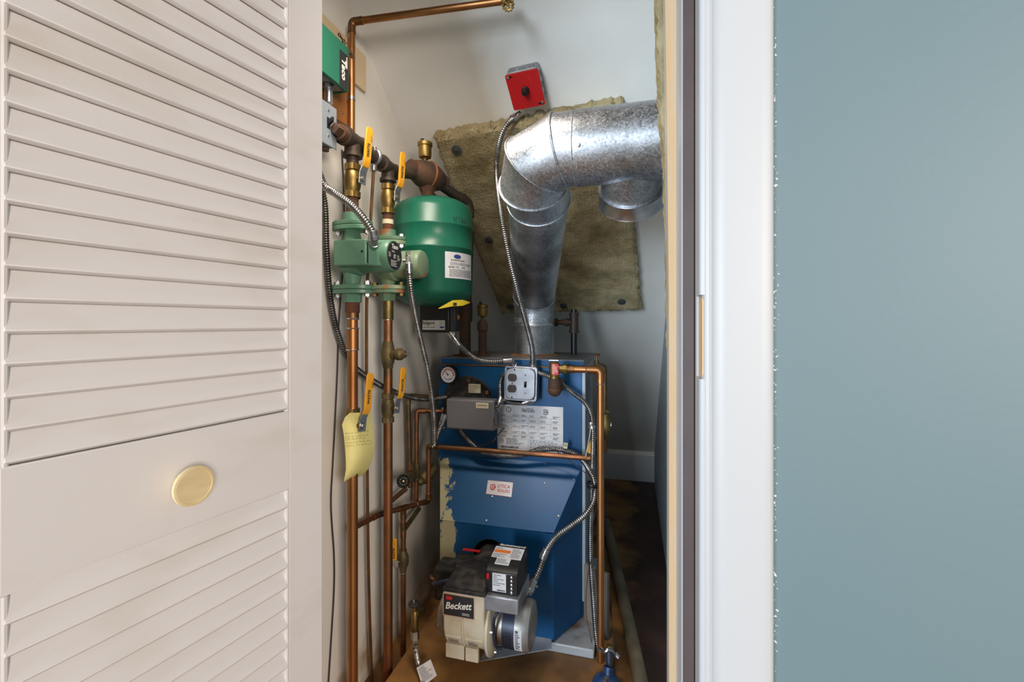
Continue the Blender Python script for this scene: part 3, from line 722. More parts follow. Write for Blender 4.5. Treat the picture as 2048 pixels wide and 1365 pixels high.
part(es, 'knob', MB().lathe(ctr+nn*.001, nn, [(0, .013), (.006, .0125), (.007, .0105), (.016, .0095), (.020, .0095), (.021, .007)], 20), 'black')
for sx, sy in ((-1, 1), (1, -1)):
    part(es, 'screw', MB().lathe(ctr+rx*sx*hw*.84+ry*sy*hh*.84+nn*.001, nn, [(0, .0042), (.002, .004), (.003, .002)], 12), 'steel')
    s_ = ctr+rx*sx*hw*.68+ry*sy*hh*.86+nn*.0012; part(es, 'slot', MB().obox(s_, rx, ry, nn, .010, .005, .0008), 'dark')
bars(es, ctr+rx*hw*.35+ry*hh*.3+nn*.0013, ry, -rx, hh*.9, .008, 2, 'redlabel', .5, seed=3)

# ---------------------------------------------------------------- copper run under the ceiling
def elbow(par, c_, d1, d2, r, m, name='elbow'):
    """sweat elbow: fitting a little fatter than the pipe, with cup ends"""
    d1 = Vector(d1).normalized(); d2 = Vector(d2).normalized(); s_ = r*2.6
    pts = fillet([c_+d1*s_, c_, c_+d2*s_], s_*.8, 8); R_ = [r*1.16]*len(pts)
    pts = [pts[0]+d1*r*.9]+pts+[pts[-1]+d2*r*.9]; R_ = [r*1.2]+R_+[r*1.2]
    return part(par, name, MB().tube(pts, R_, 18), m)
def coupling(par, c_, d, r, m, l=None, name='coupling', k=1.15):
    l = l or r*2.2; d = Vector(d).normalized(); c_ = Vector(c_)
    return part(par, name, MB().lathe(c_-d*l/2, d, [(0, r*1.02), (0.0005, r*k), (l*.45, r*k), (l*.5, r*(k-.04)), (l*.55, r*k), (l-.0005, r*k), (l, r*1.02)], 22), m)
def solder(par, c_, d, r): return part(par, 'solder_ring', MB().torus(Vector(c_), d, r*1.03, r*.12, 24, 6), 'steel')
def pipe_run(name, pts, r, m, label, cat='pipe', mf=None, joints=(), fit=True, rad=None):
    pts = [Vector(p) for p in pts]; th_ = thing(name, label, cat, min(pts, key=lambda p: p.z))
    part(th_, 'pipe', MB().tube(fillet(pts, rad or r*2.2, 6), r, 20), m)
    if fit:
        for i in range(1, len(pts)-1): elbow(th_, pts[i], pts[i-1]-pts[i], pts[i+1]-pts[i], r, mf or m)
    for j in joints: coupling(th_, j[0], j[1], r, mf or m)
    return th_
a = PD(703, 268, 1.335); b = PD(703.5, 44, 1.335); zc_ = b.z; cc = P(1008, 3, b.y+.03); cc.z = zc_
top = pipe_run('copper_pipe', [a, b, cc], .0096, 'copper', 'copper pipe rising up the left wall and elbowing along under the ceiling', mf='coppertar')
va = thing('drain_valve', 'small brass hose valve with a scalloped wheel at the top of the picture', 'valve', cc)
part(va, 'body', MB().lathe(cc-U*.006, U, [(0, .011), (.012, .012), (.018, .008), (.026, .008)], 20), 'coppertar')
wc = PD(1016, 9, 1.20); vd = (wc-Vector((cc.x+.018, cc.y, cc.z))).normalized()
part(va, 'stem', MB().cyl(Vector((cc.x+.014, cc.y, cc.z)), wc, .0035), 'brassold')
wh = MB(); x_, y_, z_ = basis(vd)
wh.torus(wc, vd, .0125, .003, 28, 8)
for i in range(12): wh.sphere(wc+(x_*cos(i*pi/6)+y_*sin(i*pi/6))*.0155, .0028, 5)
for i in range(5): wh.cyl(wc, wc+(x_*cos(i*2*pi/5)+y_*sin(i*2*pi/5))*.0125, .0022, None, 8)
wh.lathe(wc-vd*.003, vd, [(0, .005), (.008, .004)], 12)
part(va, 'wheel', wh, 'brass')
st = PD(703, 198, 1.335); sp_ = thing('pipe_strap', 'silver pipe strap round the copper riser on the left wall', 'strap', st)
part(sp_, 'band', MB().lathe(st-Z*.005, Z, [(0, .0112), (.010, .0112)], 24), 'steel'); part(sp_, 'tab', MB().box(st+Vector((-.026, -.004, -.006)), st+Vector((-.008, -.002, .006))), 'steel')

# backing boards
o = MB().box((-.829, PU(645, 100, -.82).y-.35, PU(734, 185, -.815).z), (-.818, PU(734, 113, -.815).y, PU(734, 113, -.815).z)).build('backing_board', 'tanboard', bevel=.001); tag(o, 'cream painted board on the left wall behind the green relay box', 'board')
r_ = PU(697, 255, -.815)
o = MB().box((-.829, r_.y-.36, r_.z), (-.812, r_.y, PU(697, 203, -.815).z+.06)).build('backing_board', 'plywood', bevel=.001); tag(o, 'brown plywood strip on the left wall under the green relay box', 'board')
s_ = PU(684, 226, -.812); part(o, 'screw', MB().lathe(s_, U, [(0, .004), (.002, .003)], 12), 'steel')

# green relay box
k1 = PU(697.5, 97, -.752); k2 = PU(697.5, 185, -.752)
rb = thing('relay_box', 'green relay control box with a black logo plate on the left wall', 'control box', (-.79, k1.y-.14, k2.z))
sh = MB(); y0, y1 = k1.y-.30, k1.y; t = .0018
sh.box((-.754, y0, k2.z), (-.752, y1, k1.z)); sh.box((-.812, y0, k1.z-t), (-.7525, y1, k1.z)); sh.box((-.812, y1-t, k2.z), (-.7525, y1, k1.z)); sh.box((-.766, y0, k2.z), (-.7525, y1, k2.z+t)); sh.box((-.812, y0, k2.z), (-.80, y1, k2.z+t)); sh.box((-.812, y0, k2.z), (-.7525, y0+t, k1.z))
part(rb, 'cover', sh, 'taco', .0015)
part(rb, 'bottom_plate', MB().box((-.80, y0+.01, k2.z+.004), (-.768, y1-.004, k2.z+.006)), 'boxsteel')
p0, p1, p2, p3 = PU(679, 168, -.7515), PU(697, 183, -.7515), PU(697, 114, -.7515), PU(679, 99, -.7515)
zl, zh = p1.z+.001, p2.z; pl = part(rb, 'logo_plate', MB().box((-.7521, p0.y, zl), (-.7512, p1.y-.001, zh)), 'ink', .0002, 'black logo plate')
text('Taco', Vector((-.7508, (p0.y+p1.y)/2-.002, (zl+zh)/2)), -Z, V, (p1.y-p0.y)*.62, 'inkwhite', pl, bold=.03, sx=1.15, shear=.1)
part(pl, 'emblem', MB().obox(Vector((-.7509, p1.y-.008, zh-.022)), V, Z, U, .003, .032, .0004), 'inkwhite')
cn = MB(); kq = PU(657, 190, -.785); cn.cyl(Vector((kq.x, kq.y, k2.z+.004)), Vector((kq.x, kq.y, k2.z-.045)), .011); cn.cyl(Vector((kq.x, kq.y, k2.z-.006)), Vector((kq.x, kq.y, k2.z+.003)), .015, None, 8)
o = cn.build('conduit_nipple', 'steel'); tag(o, 'short metal conduit nipple joining green relay box to grey switch box', 'conduit')
ch = MB(); rnd = random.Random(5)
for px, py in ((679, 70), (683, 76), (687, 82), (691, 87), (701, 104), (703, 110), (705, 113)):
    ch.torus(PU(px, py, -.765 if px < 695 else -.748), Vector((rnd.uniform(-1,1), rnd.uniform(-1,1), rnd.uniform(-1,1))), .004, .0016, 12, 6)
o = ch.build('jack_chain', 'ironrust'); tag(o, 'rusty chain links hanging over the top of the green relay box', 'chain')

# grey switch box
k1 = PU(673, 219, -.762); k2 = PU(673, 301, -.762)
sb = thing('switch_box', 'grey metal switch box with a black toggle on the left wall', 'switch', (-.80, k1.y-.06, k2.z))
y0 = k1.y-.125
part(sb, 'back_box', MB().box((-.812, y0+.004, k2.z+.002), (-.764, k1.y-.004, k1.z-.002)), 'switchgrey', .006)
part(sb, 'cover', MB().box((-.764, y0, k2.z), (-.761, k1.y, k1.z)), 'switchgrey', .003)
tq = PU(657.5, 246, -.76); part(sb, 'toggle_slot', MB().box((-.7612, tq.y-.006, tq.z-.014), (-.7602, tq.y+.006, tq.z+.014)), 'dark')
part(sb, 'toggle', MB().prism([tq+Vector((0,-.004,-.006)), tq+Vector((0,.004,-.006)), tq+Vector((0,.004,.006)), tq+Vector((0,-.004,.006))], Vector((.013, 0, .009))), 'black', .001)
for dz in (-.033, .033): part(sb, 'screw', MB().lathe(Vector((-.761, tq.y, tq.z+dz)), U, [(0, .0035), (.0015, .003), (.002, .001)], 12), 'steel')
kk = PU(651, 305, -.78); part(sb, 'locknut', MB().cyl(Vector((kk.x, kk.y, k2.z-.008)), Vector((kk.x, kk.y, k2.z+.003)), .009, None, 8), 'ironrust')

SWB = Vector((-.785, y0, k2.z))
# ---------------------------------------------------------------- black iron manifold and stacks
PX = -.75
c1 = PU(705, 283, PX); zm = c1.z
c2v = PU(776, 335, PX)
c2 = Vector((PX, c2v.y, (c2v.z+zm)/2)); c2 = Vector((PX, PU(776, 900, PX).y, PU(776, 336, PX).z))
sc_ = P3(855, 352, 1.60); en = P3(936, 408, 1.74)
plug = PU(684, 268, PX)
mf = thing('iron_manifold', 'dark iron pipe manifold with tees and a plugged end along the left wall', 'pipe', Vector((PX, c1.y, zm-.04)))
ax = (c2-c1).normalized(); r = .0245
def tee(par, c_, ax_, down, r, m, l=.042, dl=.045):
    mb = MB(); mb.lathe(c_-ax_*l, ax_, [(0, r*.9), (0, r*1.28), (.010, r*1.28), (.013, r*1.1), (2*l-.013, r*1.1), (2*l-.010, r*1.28), (2*l, r*1.28), (2*l, r*.9)], 28)
    mb.lathe(c_+down*r*.3, down, [(0, r*1.0), (dl-.012-r*.3, r*1.02), (dl-.010-r*.3, r*1.25), (dl-r*.3, r*1.25), (dl-r*.3, r*.9)], 28); return part(par, 'tee', mb, m)
tee(mf, c1, ax, -Z, .0215, 'iron'); tee(mf, c2, ax, -Z, .0205, 'iron')
part(mf, 'plug', MB().cyl(c1-ax*.060, c1-ax*.038, .0215).cyl(c1-ax*.080, c1-ax*.058, .0155, .0175, 4), 'ironrust', label='brown square-headed plug')
part(mf, 'nipple', MB().cyl(c1+ax*.03, c2-ax*.03, .0185), 'iron')
part(mf, 'nipple', MB().cyl(c2+ax*.03, sc_-(sc_-c2).normalized()*.03, .0185), 'iron')
part(mf, 'nipple', MB().tube(fillet([sc_+(en-sc_).normalized()*.04, en, en-Z*.10], .03), .0185, 20), 'iron')
part(mf, 'elbow', MB().tube(fillet([en-(en-sc_).normalized()*.05, en, en-Z*.05], .03), .0235, 20), 'iron')
hg = c1.lerp(c2, .56)
hgt = thing('pipe_clamp', 'shiny zinc ring clamp on the iron manifold between the two ball valves', 'clamp', hg-Z*.03)
part(hgt, 'ring', MB().torus(hg, ax, .0225, .0055, 32, 8), 'steel'); part(hgt, 'socket', MB().cyl(hg-Z*.026, hg-Z*.042, .010), 'steel'); part(hgt, 'ear', MB().obox(hg+Z*.024, ax, U, Z, .010, .016, .014), 'steel', .002)
rod = thing('hanger_rod', 'thin brown rod hanging from the zinc clamp down the left wall', 'rod', hg-Z*.3)
rp = [hg-Z*.036+U*.0, PU(735, 560, -.775), PU(733, 700, -.79), PU(735, 1000, -.80), PU(738, 1190, -.80), PU(744, 1365, -.80), PU(746, 1387, -.80)]
rp[-1].z = max(.002, rp[-1].z)
part(rod, 'rod', MB().tube(catmull(rp, 6), .0048, 10), 'coppertar')

# air scoop and float vents
ac = thing('air_separator', 'rounded rusty iron air separator on the manifold above the green tank', 'air separator', sc_-Z*.05)
ad = (en-sc_).normalized(); ad = (ad+(sc_-c2).normalized()).normalized()
part(ac, 'body', MB().lathe(sc_-ad*.082, ad, [(0, .02), (0, .029), (.016, .029), (.022, .034), (.055, .046), (.082, .050), (.109, .046), (.142, .034), (.148, .029), (.164, .029), (.164, .02)], 32), 'ironrust')
part(ac, 'flange_ridge', MB().torus(sc_, ad, .049, .004, 40, 8), 'rustbright', label='rust-orange seam ridge')
part(ac, 'lower_boss', MB().lathe(sc_-Z*.040, -Z, [(0, .03), (.012, .027), (.020, .022), (.032, .020)], 24, sx=1), 'rust')
def air_vent(base, k, label):
    t_ = thing('air_vent', label, 'valve', base, 'brass float air vents')
    part(t_, 'stem', MB().lathe(base, Z, [(0, .007*k), (.010*k, .007*k), (.012*k, .010*k), (.016*k, .010*k)], 12), 'brassold')
    part(t_, 'body', MB().lathe(base+Z*.014*k, Z, [(0, .012*k), (.003*k, .019*k), (.008*k, .0205*k), (.038*k, .0205*k), (.040*k, .0235*k), (.050*k, .0235*k), (.052*k, .021*k), (.052*k, .004*k)], 30), 'brass')
    part(t_, 'cap', MB().lathe(base+Z*.066*k-U*.009*k, Z, [(0, .0055*k), (.012*k, .0055*k), (.013*k, .004*k)], 14), 'black'); return t_
vb = P3(850, 330, 1.60); vb.z = sc_.z+.045
air_vent(vb, 1.1, 'brass float air vent with black cap on the rusty air separator above the tank')

# ---------------------------------------------------------------- expansion tank
tk = Vector((-.687, 1.498, 0)); tr_ = .1400
zt_, zb_ = P3(850, 398, 1.62).z, P3(865, 613, 1.55).z; H = zt_-zb_
et = thing('expansion_tank', 'green round expansion tank hanging below the air separator', 'tank', Vector((tk.x, tk.y, zb_)))
pr = [(0, .02), (.004, .06), (.014, .10), (.032, .130), (.055, tr_), (H*.50, tr_), (H*.507, tr_+.0025), (H*.52, tr_+.0025), (H*.527, tr_), (H*.70, tr_), (H*.707, tr_+.002), (H*.72, tr_+.002), (H*.727, tr_), (H-.055, tr_), (H-.032, .130), (H-.014, .10), (H-.004, .06), (H, .02)]
part(et, 'shell', MB().lathe(Vector((tk.x, tk.y, zb_)), Z, pr, 72), 'tank', angle=50)
part(et, 'stem', MB().cyl(Vector((tk.x, tk.y, zt_-.01)), Vector((tk.x-.005, tk.y+.01, sc_.z-.06)), .013), 'steel')
def tank_pt(px, py, dr=.0006):
    d = ray(px, py); o_ = Vector((0,0,CH)); oo = Vector((o_.x-tk.x, o_.y-tk.y, 0)); dd = Vector((d.x, d.y, 0)); R_ = tr_+dr
    A_ = dd.dot(dd); B_ = 2*dd.dot(oo); C_ = oo.dot(oo)-R_*R_; D_ = max(0, B_*B_-4*A_*C_); return o_+d*((-B_-sqrt(D_))/(2*A_))
def tank_arc(a, z, dr=.0006): return Vector((tk.x+(tr_+dr)*cos(a), tk.y+(tr_+dr)*sin(a), z))
pA = tank_pt(890, 503); aA = math.atan2(pA.y-tk.y, pA.x-tk.x); aB = aA+radians(52); zA = pA.z; zB = tank_pt(890, 556).z
lb = MB(); R_ = [[], []]
N_ = 24; pts_ = [[tank_arc(aA+(aB-aA)*i/N_, z, .0005) for i in range(N_+1)] for z in (zA, zB)]
vs = pts_[0]+pts_[1]; fs = [(i, i+1, N_+1+i+1, N_+1+i) for i in range(N_)]
pts2 = [[tank_arc(aA+(aB-aA)*i/N_, z, .0011) for i in range(N_+1)] for z in (zA, zB)]
o_n = len(vs); vs = vs+pts2[0]+pts2[1]; fs += [(o_n+N_+1+i, o_n+N_+1+i+1, o_n+i+1, o_n+i) for i in range(N_)]
fs += [(0, N_+1, o_n+N_+1, o_n), (N_, o_n+N_, o_n+2*N_+1, 2*N_+1)] + [(i, o_n+i, o_n+i+1, i+1) for i in range(N_)] + [(N_+1+i, N_+2+i, o_n+N_+2+i, o_n+N_+1+i) for i in range(N_)]
tl = part(et, 'label_sheet', MB().add(vs, fs), 'label', label='white label with a blue oval logo')
hL = zA-zB
def arc_text(s, afrac, zf_, size, m, bold=0):
    a_ = aA+(aB-aA)*afrac; p = tank_arc(a_, zB+hL*zf_, .0013); text(s, p, Vector((-sin(a_), cos(a_), 0)), Z, size, m, tl, bold=bold)
def arc_bars(a0, a1, z1f, z0f, rows, m, seed, fill=.5):
    rnd = random.Random(seed); mb = MB(); L_ = 1
    for r_ in range(rows):
        zc = zB+hL*(z1f-(r_+.5)*(z1f-z0f)/rows); x = a0
        while x < a1-.01:
            l = rnd.uniform(.03, .10); l = min(l, a1-x); am = aA+(aB-aA)*(x+l/2); mb.obox(tank_arc(am, zc, .0013), Vector((-sin(am), cos(am), 0)), Vector((cos(am), sin(am), 0)), Z, (aB-aA)*l*tr_, .0003, hL*(z1f-z0f)/rows*fill); x += l+.015
    part(tl, 'small_print', mb, m)
a_ = aA+(aB-aA)*.36
mbv = MB().lathe(tank_arc(a_, zB+hL*.84, .0009), Vector((cos(a_), sin(a_), 0)), [(0, .0145), (.0007, .0145)], 28)
for i, p in enumerate(mbv.v): mbv.v[i] = Vector((p.x, p.y, (p.z-(zB+hL*.84))*.48+zB+hL*.84))
part(tl, 'emblem', mbv, 'inkblue', label='blue oval logo'); arc_text('FLEX', .36, .84, .0085, 'inkwhite', .03)
arc_bars(.16, .62, .73, .66, 2, 'ink', 1, .45); arc_bars(.14, .90, .62, .50, 3, 'inkgrey', 2, .35); arc_bars(.12, .95, .36, .06, 9, 'inkgrey', 3, .4)
arc_text('4.5 Gal / 17 L', .25, .43, .0075, 'ink', .02); arc_text('12 Psi', .56, .43, .0075, 'ink', .02)
mk = MB(); rnd = random.Random(2)
for i in range(7):
    x_m = 908+i*4; pp = [tank_pt(x_m+rnd.uniform(-1.5, 2), 438+rnd.uniform(-7, 7)+i*.6, .0008) for _ in range(4)]; mk.tube(pp, .0005, 4)
part(et, 'pen_mark', mk, 'ink')['kind'] = 'stuff'
yt = MB(); q0 = [P3(877, 617, 1.47), P3(905, 604, 1.50), P3(925, 603, 1.53), P3(940, 605, 1.56)]
R_ = []
for i, p in enumerate(q0): R_.append([p+Z*.005*(1 if i in (1, 2) else .1), p+Z*.004*(1 if i in (1,2) else .1)+Vector((0,.0008,0)), p-Z*(.014 if i in (1, 2) else .002)+Vector((0,.0008,0)), p-Z*(.015 if i in (1, 2) else .002)])
tg = yt.rings(R_).build('warning_tag', 'yellowtag'); tag(tg, 'crumpled yellow warning tag under the bottom of the green tank', 'tag')
part(tg, 'mark', MB().obox(P3(910, 609, 1.495), U, V, Z, .012, .001, .010), 'ink')

# ---------------------------------------------------------------- ball valves
def ball_valve(c_, label, r=.016, ang=0., body='brass', flip=False, grp='yellow handled ball valves', hl=.085, tilt=0.):
    """pipe axis Z, stem towards +U, handle upwards"""
    t_ = thing('ball_valve', label, 'valve', c_, grp)
    part(t_, 'body', MB().lathe(c_-Z*.046, Z, [(0, r*.95), (0, r*1.32), (.016, r*1.32), (.018, r*1.12), (.026, r*1.3), (.034, r*1.40), (.046, r*1.46), (.058, r*1.40), (.066, r*1.28), (.074, r*1.12), (.076, r*1.32), (.092, r*1.32), (.092, r*.95)], 8 if False else 24), body)
    for z0 in (-.046, .030): part(t_, 'hex_end', MB().lathe(c_+Z*z0, Z, [(0, r*1.42), (.016, r*1.42)], 6), body)
    Rm = Matrix.Rotation(ang, 3, 'X')
    x1 = .040
    part(t_, 'stem', MB().cyl(c_+U*r, c_+U*x1, .0085, .0075, 16), 'brassold')
    f = lambda x, y, z: c_+Rm @ Vector((x, y, z))
    hd = MB(); wd = .0105
    path = [(x1-.003, -.014), (x1-.003, .020), (x1+.009, .046), (x1+.009, .050+hl)]
    th = .0022
    R_ = [[f(x, -w_, z), f(x, w_, z), f(x+th, w_, z), f(x+th, -w_, z)] for (x, z), w_ in zip(path, (.0125, .0125, .010, .009))]
    hn = part(t_, 'handle', MB().rings(R_), 'steel', .001, 'zinc lever')
    g = [(x1+.003, .032, .0105), (x1+.0085, .046, .0112), (x1+.0085, .060, .012), (x1+.0085, .046+hl, .0122), (x1+.0085, .056+hl, .0105), (x1+.0085, .060+hl, .005)]
    R_ = [[f(x-.0018, -w_, z), f(x-.0018, w_, z), f(x+.0045, w_, z), f(x+.0045, -w_, z)] for x, z, w_ in g]
    gr = part(t_, 'handle_sleeve', MB().rings(R_), 'yellow', .0016, 'yellow plastic sleeve')
    part(t_, 'handle_nut', MB().lathe(f(x1-.001, 0, 0), U, [(0, .0072), (.006, .0068)], 6), 'steel')
    text('WATTS', f(x1+.0134, 0, .046+hl*.40), Rm @ -Z, Rm @ V, .0115, 'ink', gr, bold=.04) if False else text('WATTS', f(x1+.0134, 0, .046+hl*.40), Rm @ Z, Rm @ -V, .0115, 'ink', gr, bold=.04)
    bars(gr, f(x1+.0134, .004, .046+hl*.70), Rm @ Z, Rm @ -V, hl*.24, .008, 2, 'ink', .3, seed=2)
    t_.rotation_euler.z = -.24
    return t_
v1 = PU(703, 360, PX); v2c = PU(775, 397, PX)
y1_, y2_ = c1.y, c2.y
ball_valve(Vector((PX, y1_, PU(703, 362, PX).z)), 'brass ball valve with yellow handle, first under the plugged end of the iron manifold', ang=-.10)
ball_valve(Vector((PX, y2_, PU(775, 398, PX).z)), 'brass ball valve with yellow handle, under the second manifold tee beside the tank', ang=-.10, r=.0155)

def zU(py, y): # height at pixel row py for a point on the stack line u=PX
    d = ray(705 if abs(y-y1_) < .05 else 776, py); return CH+d.z*(PX/d.x)
def stack(y, rows, name, label, m, r, joints=()):
    pass
s1 = thing('supply_stack', 'rusty nipples joining the iron manifold to the first green pump', 'pipe', Vector((PX, y1_, zU(415, y1_))))
part(s1, 'nipple', MB().cyl(Vector((PX, y1_, zU(300, y1_))), Vector((PX, y1_, zU(340, y1_))), .0165), 'iron')
part(s1, 'nipple', MB().cyl(Vector((PX, y1_, zU(386, y1_))), Vector((PX, y1_, zU(445, y1_))), .0165), 'rust')
s2 = thing('supply_stack', 'rusty nipples with pale sealing tape joining the manifold to the second pump', 'pipe', Vector((PX, y2_, zU(425, y2_))))
part(s2, 'nipple', MB().cyl(Vector((PX, y2_, zU(345, y2_))), Vector((PX, y2_, zU(378, y2_))), .0150), 'iron')
part(s2, 'nipple', MB().cyl(Vector((PX, y2_, zU(420, y2_))), Vector((PX, y2_, zU(475, y2_))), .0160), 'rust')
part(s2, 'tape', MB().lathe(Vector((PX, y2_, zU(449, y2_))), Z, [(0, .0172), (.014, .0172)], 20), 'labelcream', label='pale sealing tape')

# ---------------------------------------------------------------- circulator pumps
def stadium(c_, a, b, ha, hb, n=10):
    """oval flange outline: half length ha along a, half width hb along b"""
    out = []
    for k in range(4*n):
        t = 2*pi*k/(4*n); out.append(c_+a*ha*math.copysign(abs(cos(t))**.9, cos(t))+b*hb*math.copysign(abs(sin(t))**1.1, sin(t)))
    return out
def pump(y, ztop, zbot, uend, m, mtop, mbot, label, rm, box, zmot, ends):
    c_ = Vector((PX, y, zmot)); t_ = thing('circulator_pump', label, 'pump', Vector((PX, y, zbot)), 'green circulator pumps')
    part(t_, 'volute', MB().lathe(c_-U*.030, U, [(0, .030), (.004, .042), (.014, .050), (.048, .052), (.060, .050), (.064, .045)], 40), m)
    nk = MB(); nk2 = MB(); nk.lathe(Vector((PX, y, zmot+.02)), Z, [(0, .034), (.02, .026), (ztop-zmot-.038, .021), (ztop-zmot-.022, .030)], 28)
    nk2.lathe(Vector((PX, y, zmot-.02)), -Z, [(0, .034), (.02, .026), (zmot-zbot-.038, .021), (zmot-zbot-.022, .030)], 28); part(t_, 'neck', nk, m); part(t_, 'neck', nk2, m)
    L_ = uend-PX
    part(t_, 'motor', MB().lathe(c_+U*.03, U, [(0, rm*.98), (L_-.042, rm), (L_-.036, rm*.985), (L_-.031, rm*.93), (L_-.030, rm*.88)], 48), m)
    for zz, s_, mm, nm in ((ztop, 1, mtop, 0), (zbot, -1, mbot, 1)):
        a = U; b = V
        part(t_, 'pump_flange', MB().prism(stadium(Vector((PX, y, zz-s_*.014)), a, b, .060, .036), Z*s_*.012), m, .0015)
        fo = part(t_, 'pipe_flange', MB().prism(stadium(Vector((PX, y, zz-s_*.001)), a, b, .060, .036), Z*s_*.011), mm, .0015)
        part(fo, 'hub', MB().lathe(Vector((PX, y, zz)), Z*s_, [(0, .029), (.016, .026), (.034, .024)], 8 if s_ < 0 else 24), mm)
        for sx in (-1, 1):
            bx = PX+sx*.047; bo_ = part(t_, 'flange_bolt', MB().cyl((bx, y, zz-s_*.026), (bx, y, zz+s_*.020), .005, None, 12).cyl((bx, y, zz-s_*.024), (bx, y, zz-s_*.014), .0098, None, 6).cyl((bx, y, zz+s_*.010), (bx, y, zz+s_*.018), .0098, None, 6), 'steel' if not (nm and m == 'pumpold') else 'brassold')
    return t_, c_
zt1, zb1 = zU(452, y1_), zU(581, y1_)
p1_, cP1 = pump(y1_, zt1, zb1, PU(790, 512, PX).x if False else P(789, 512, y1_).x, 'pump', 'pump', 'pump', 'green circulator pump with square terminal box and black oval nameplate', .0445, True, P(789, 512, y1_).z, 0)
ue = P(789, 512, y1_).x
npl = part(p1_, 'nameplate', MB().lathe(Vector((ue, y1_, cP1.z)), U, [(-.001, .0385), (.0006, .0385)], 40), 'ink', label='black round nameplate')
fx = lambda a, b: Vector((ue+.0009, y1_+a, cP1.z+b))
text('Taco', fx(0, .024), V, Z, .017, 'inkwhite', npl, bold=.03, shear=.15)
bars(npl, fx(-.016, .014), V, Z, .030, .006, 2, 'inkwhite', .35, seed=1, words=3)
bars(npl, fx(-.006, .004), V, Z, .012, .012, 3, 'inkwhite', .5, seed=2, words=2)
bars(npl, fx(-.032, .008), V, Z, .014, .014, 4, 'inkwhite', .35, seed=3, words=2)
bars(npl, fx(.014, .004), V, Z, .016, .016, 4, 'inkwhite', .35, seed=4, words=2)
bars(npl, fx(-.020, -.012), V, Z, .036, .018, 5, 'inkwhite', .35, seed=6, words=4)
# terminal box (slanted lid) on the camera side
yf = y1_-.082
bl, br_ = P(666, 510, yf).x, P(731, 510, yf).x; bt, bb_ = P(700, 479, yf).z, P(700, 531, yf).z
tb = part(p1_, 'terminal_box', MB().prism([(bl, yf, bb_), (br_, yf, bb_), (br_+.022, yf+.06, bb_), (bl, yf+.06, bb_)], Z*(bt-bb_)), 'pump', .004)
part(tb, 'lid_gap', MB().obox(P(735.5, 505, yf+.004), Vector((.022,.06,0)), Z, Vector((.06,-.022,0)), .002, (bt-bb_)*.8, .002), 'dark')
part(tb, 'screw_hole', MB().lathe(P(724, 503, yf-.0005), -V, [(0, .003), (.0006, .003)], 12), 'dark')
zt2, zb2 = zU(482, y2_), zU(581, y2_)
p2_, cP2 = pump(y2_, zt2, zb2, P(846, 530, y2_).x, 'pumpold', 'pumprust', 'pumprust', 'faded green circulator pump with bare round end and rusty flanges', .0445, True, P(846, 529, y2_).z, 0)
ue2 = P(846, 530, y2_).x
part(p2_, 'end_cap', MB().lathe(Vector((ue2, y2_, cP2.z)), U, [(-.004, .041), (.001, .0405), (.0025, .037)], 40), 'pumpold')

# risers under the pumps
def riser(y, nm, label, segs, r, extra=None, zbase=0.0, uo=0):
    t_ = thing(nm, label, 'pipe', Vector((PX, y, zbase)))
    for kind, pa, pb_, rr, m in segs:
        za, zb__ = (zU(pa, y) if pa else 0), (zU(pb_, y) if pb_ is not None else zbase)
        if kind == 'lath': pass
        part(t_, kind, MB().cyl(Vector((PX, y, zb__)), Vector((PX, y, za)), rr, None, 24), m)
    return t_
R1 = riser(y1_, 'copper_riser', 'thick copper riser from the first green pump down to the floor', [
    ('adapter', 596, 626, .0195, 'rust'), ('adapter', 622, 640, .0175, 'coppertar'), ('pipe', 638, 822, .0143, 'copper'), ('coupling', 657, 700, .0163, 'copper'), ('coupling', 612, 622, .0185, 'brassold'),
    ('adapter', 818, 835, .0168, 'brassold'), ('pipe', 880, None, .0143, 'copper')], .0143)
for py in (638, 657, 700, 818): solder(R1, Vector((PX, y1_, zU(py, y1_))), Z, .0160)
R2 = riser(y2_, 'copper_riser', 'marked copper riser from the second pump down to the floor', [
    ('union', 597, 640, .0170, 'brassold'), ('pipe', 636, 690, .0140, 'copperold'), ('pipe', 735, 790, .0140, 'coppertar'), ('pipe', 835, None, .0143, 'copperold')], .0143)
for py in (640,): solder(R2, Vector((PX, y2_, zU(py, y2_))), Z, .0150)
ball_valve(Vector((PX, y1_, zU(850, y1_))), 'ball valve with yellow handle on the first riser, holding the yellow note', ang=-.12, body='brassold', r=.0145)
ball_valve(Vector((PX, y2_, zU(816, y2_))), 'ball valve with yellow handle halfway down the second riser', ang=-.12, body='bronze', r=.0140, hl=.07)
ck = thing('flow_check_valve', 'knobbly bronze check valve with a side port on the second riser', 'valve', Vector((PX, y2_, zU(735, y2_))))
za, zb__ = zU(683, y2_), zU(737, y2_); zc_ = (za+zb__)/2
part(ck, 'body', MB().lathe(Vector((PX, y2_, zb__)), Z, [(0, .0155), (.010, .0165), (.020, .0200), ((za-zb__)*.55, .0215), (za-zb__-.018, .0195), (za-zb__-.006, .0165), (za-zb__, .0155)], 28), 'bronze')
part(ck, 'side_port', MB().lathe(Vector((PX, y2_, zc_)), Vector((1, -.05, .05)), [(.01, .016), (.03, .0155), (.034, .019), (.048, .019), (.054, .013), (.062, .012)], 24), 'bronze')
part(ck, 'stem', MB().cyl(Vector((PX+.06, y2_, zc_+.003)), Vector((PX+.072, y2_-.001, zc_+.004)), .004), 'steel')

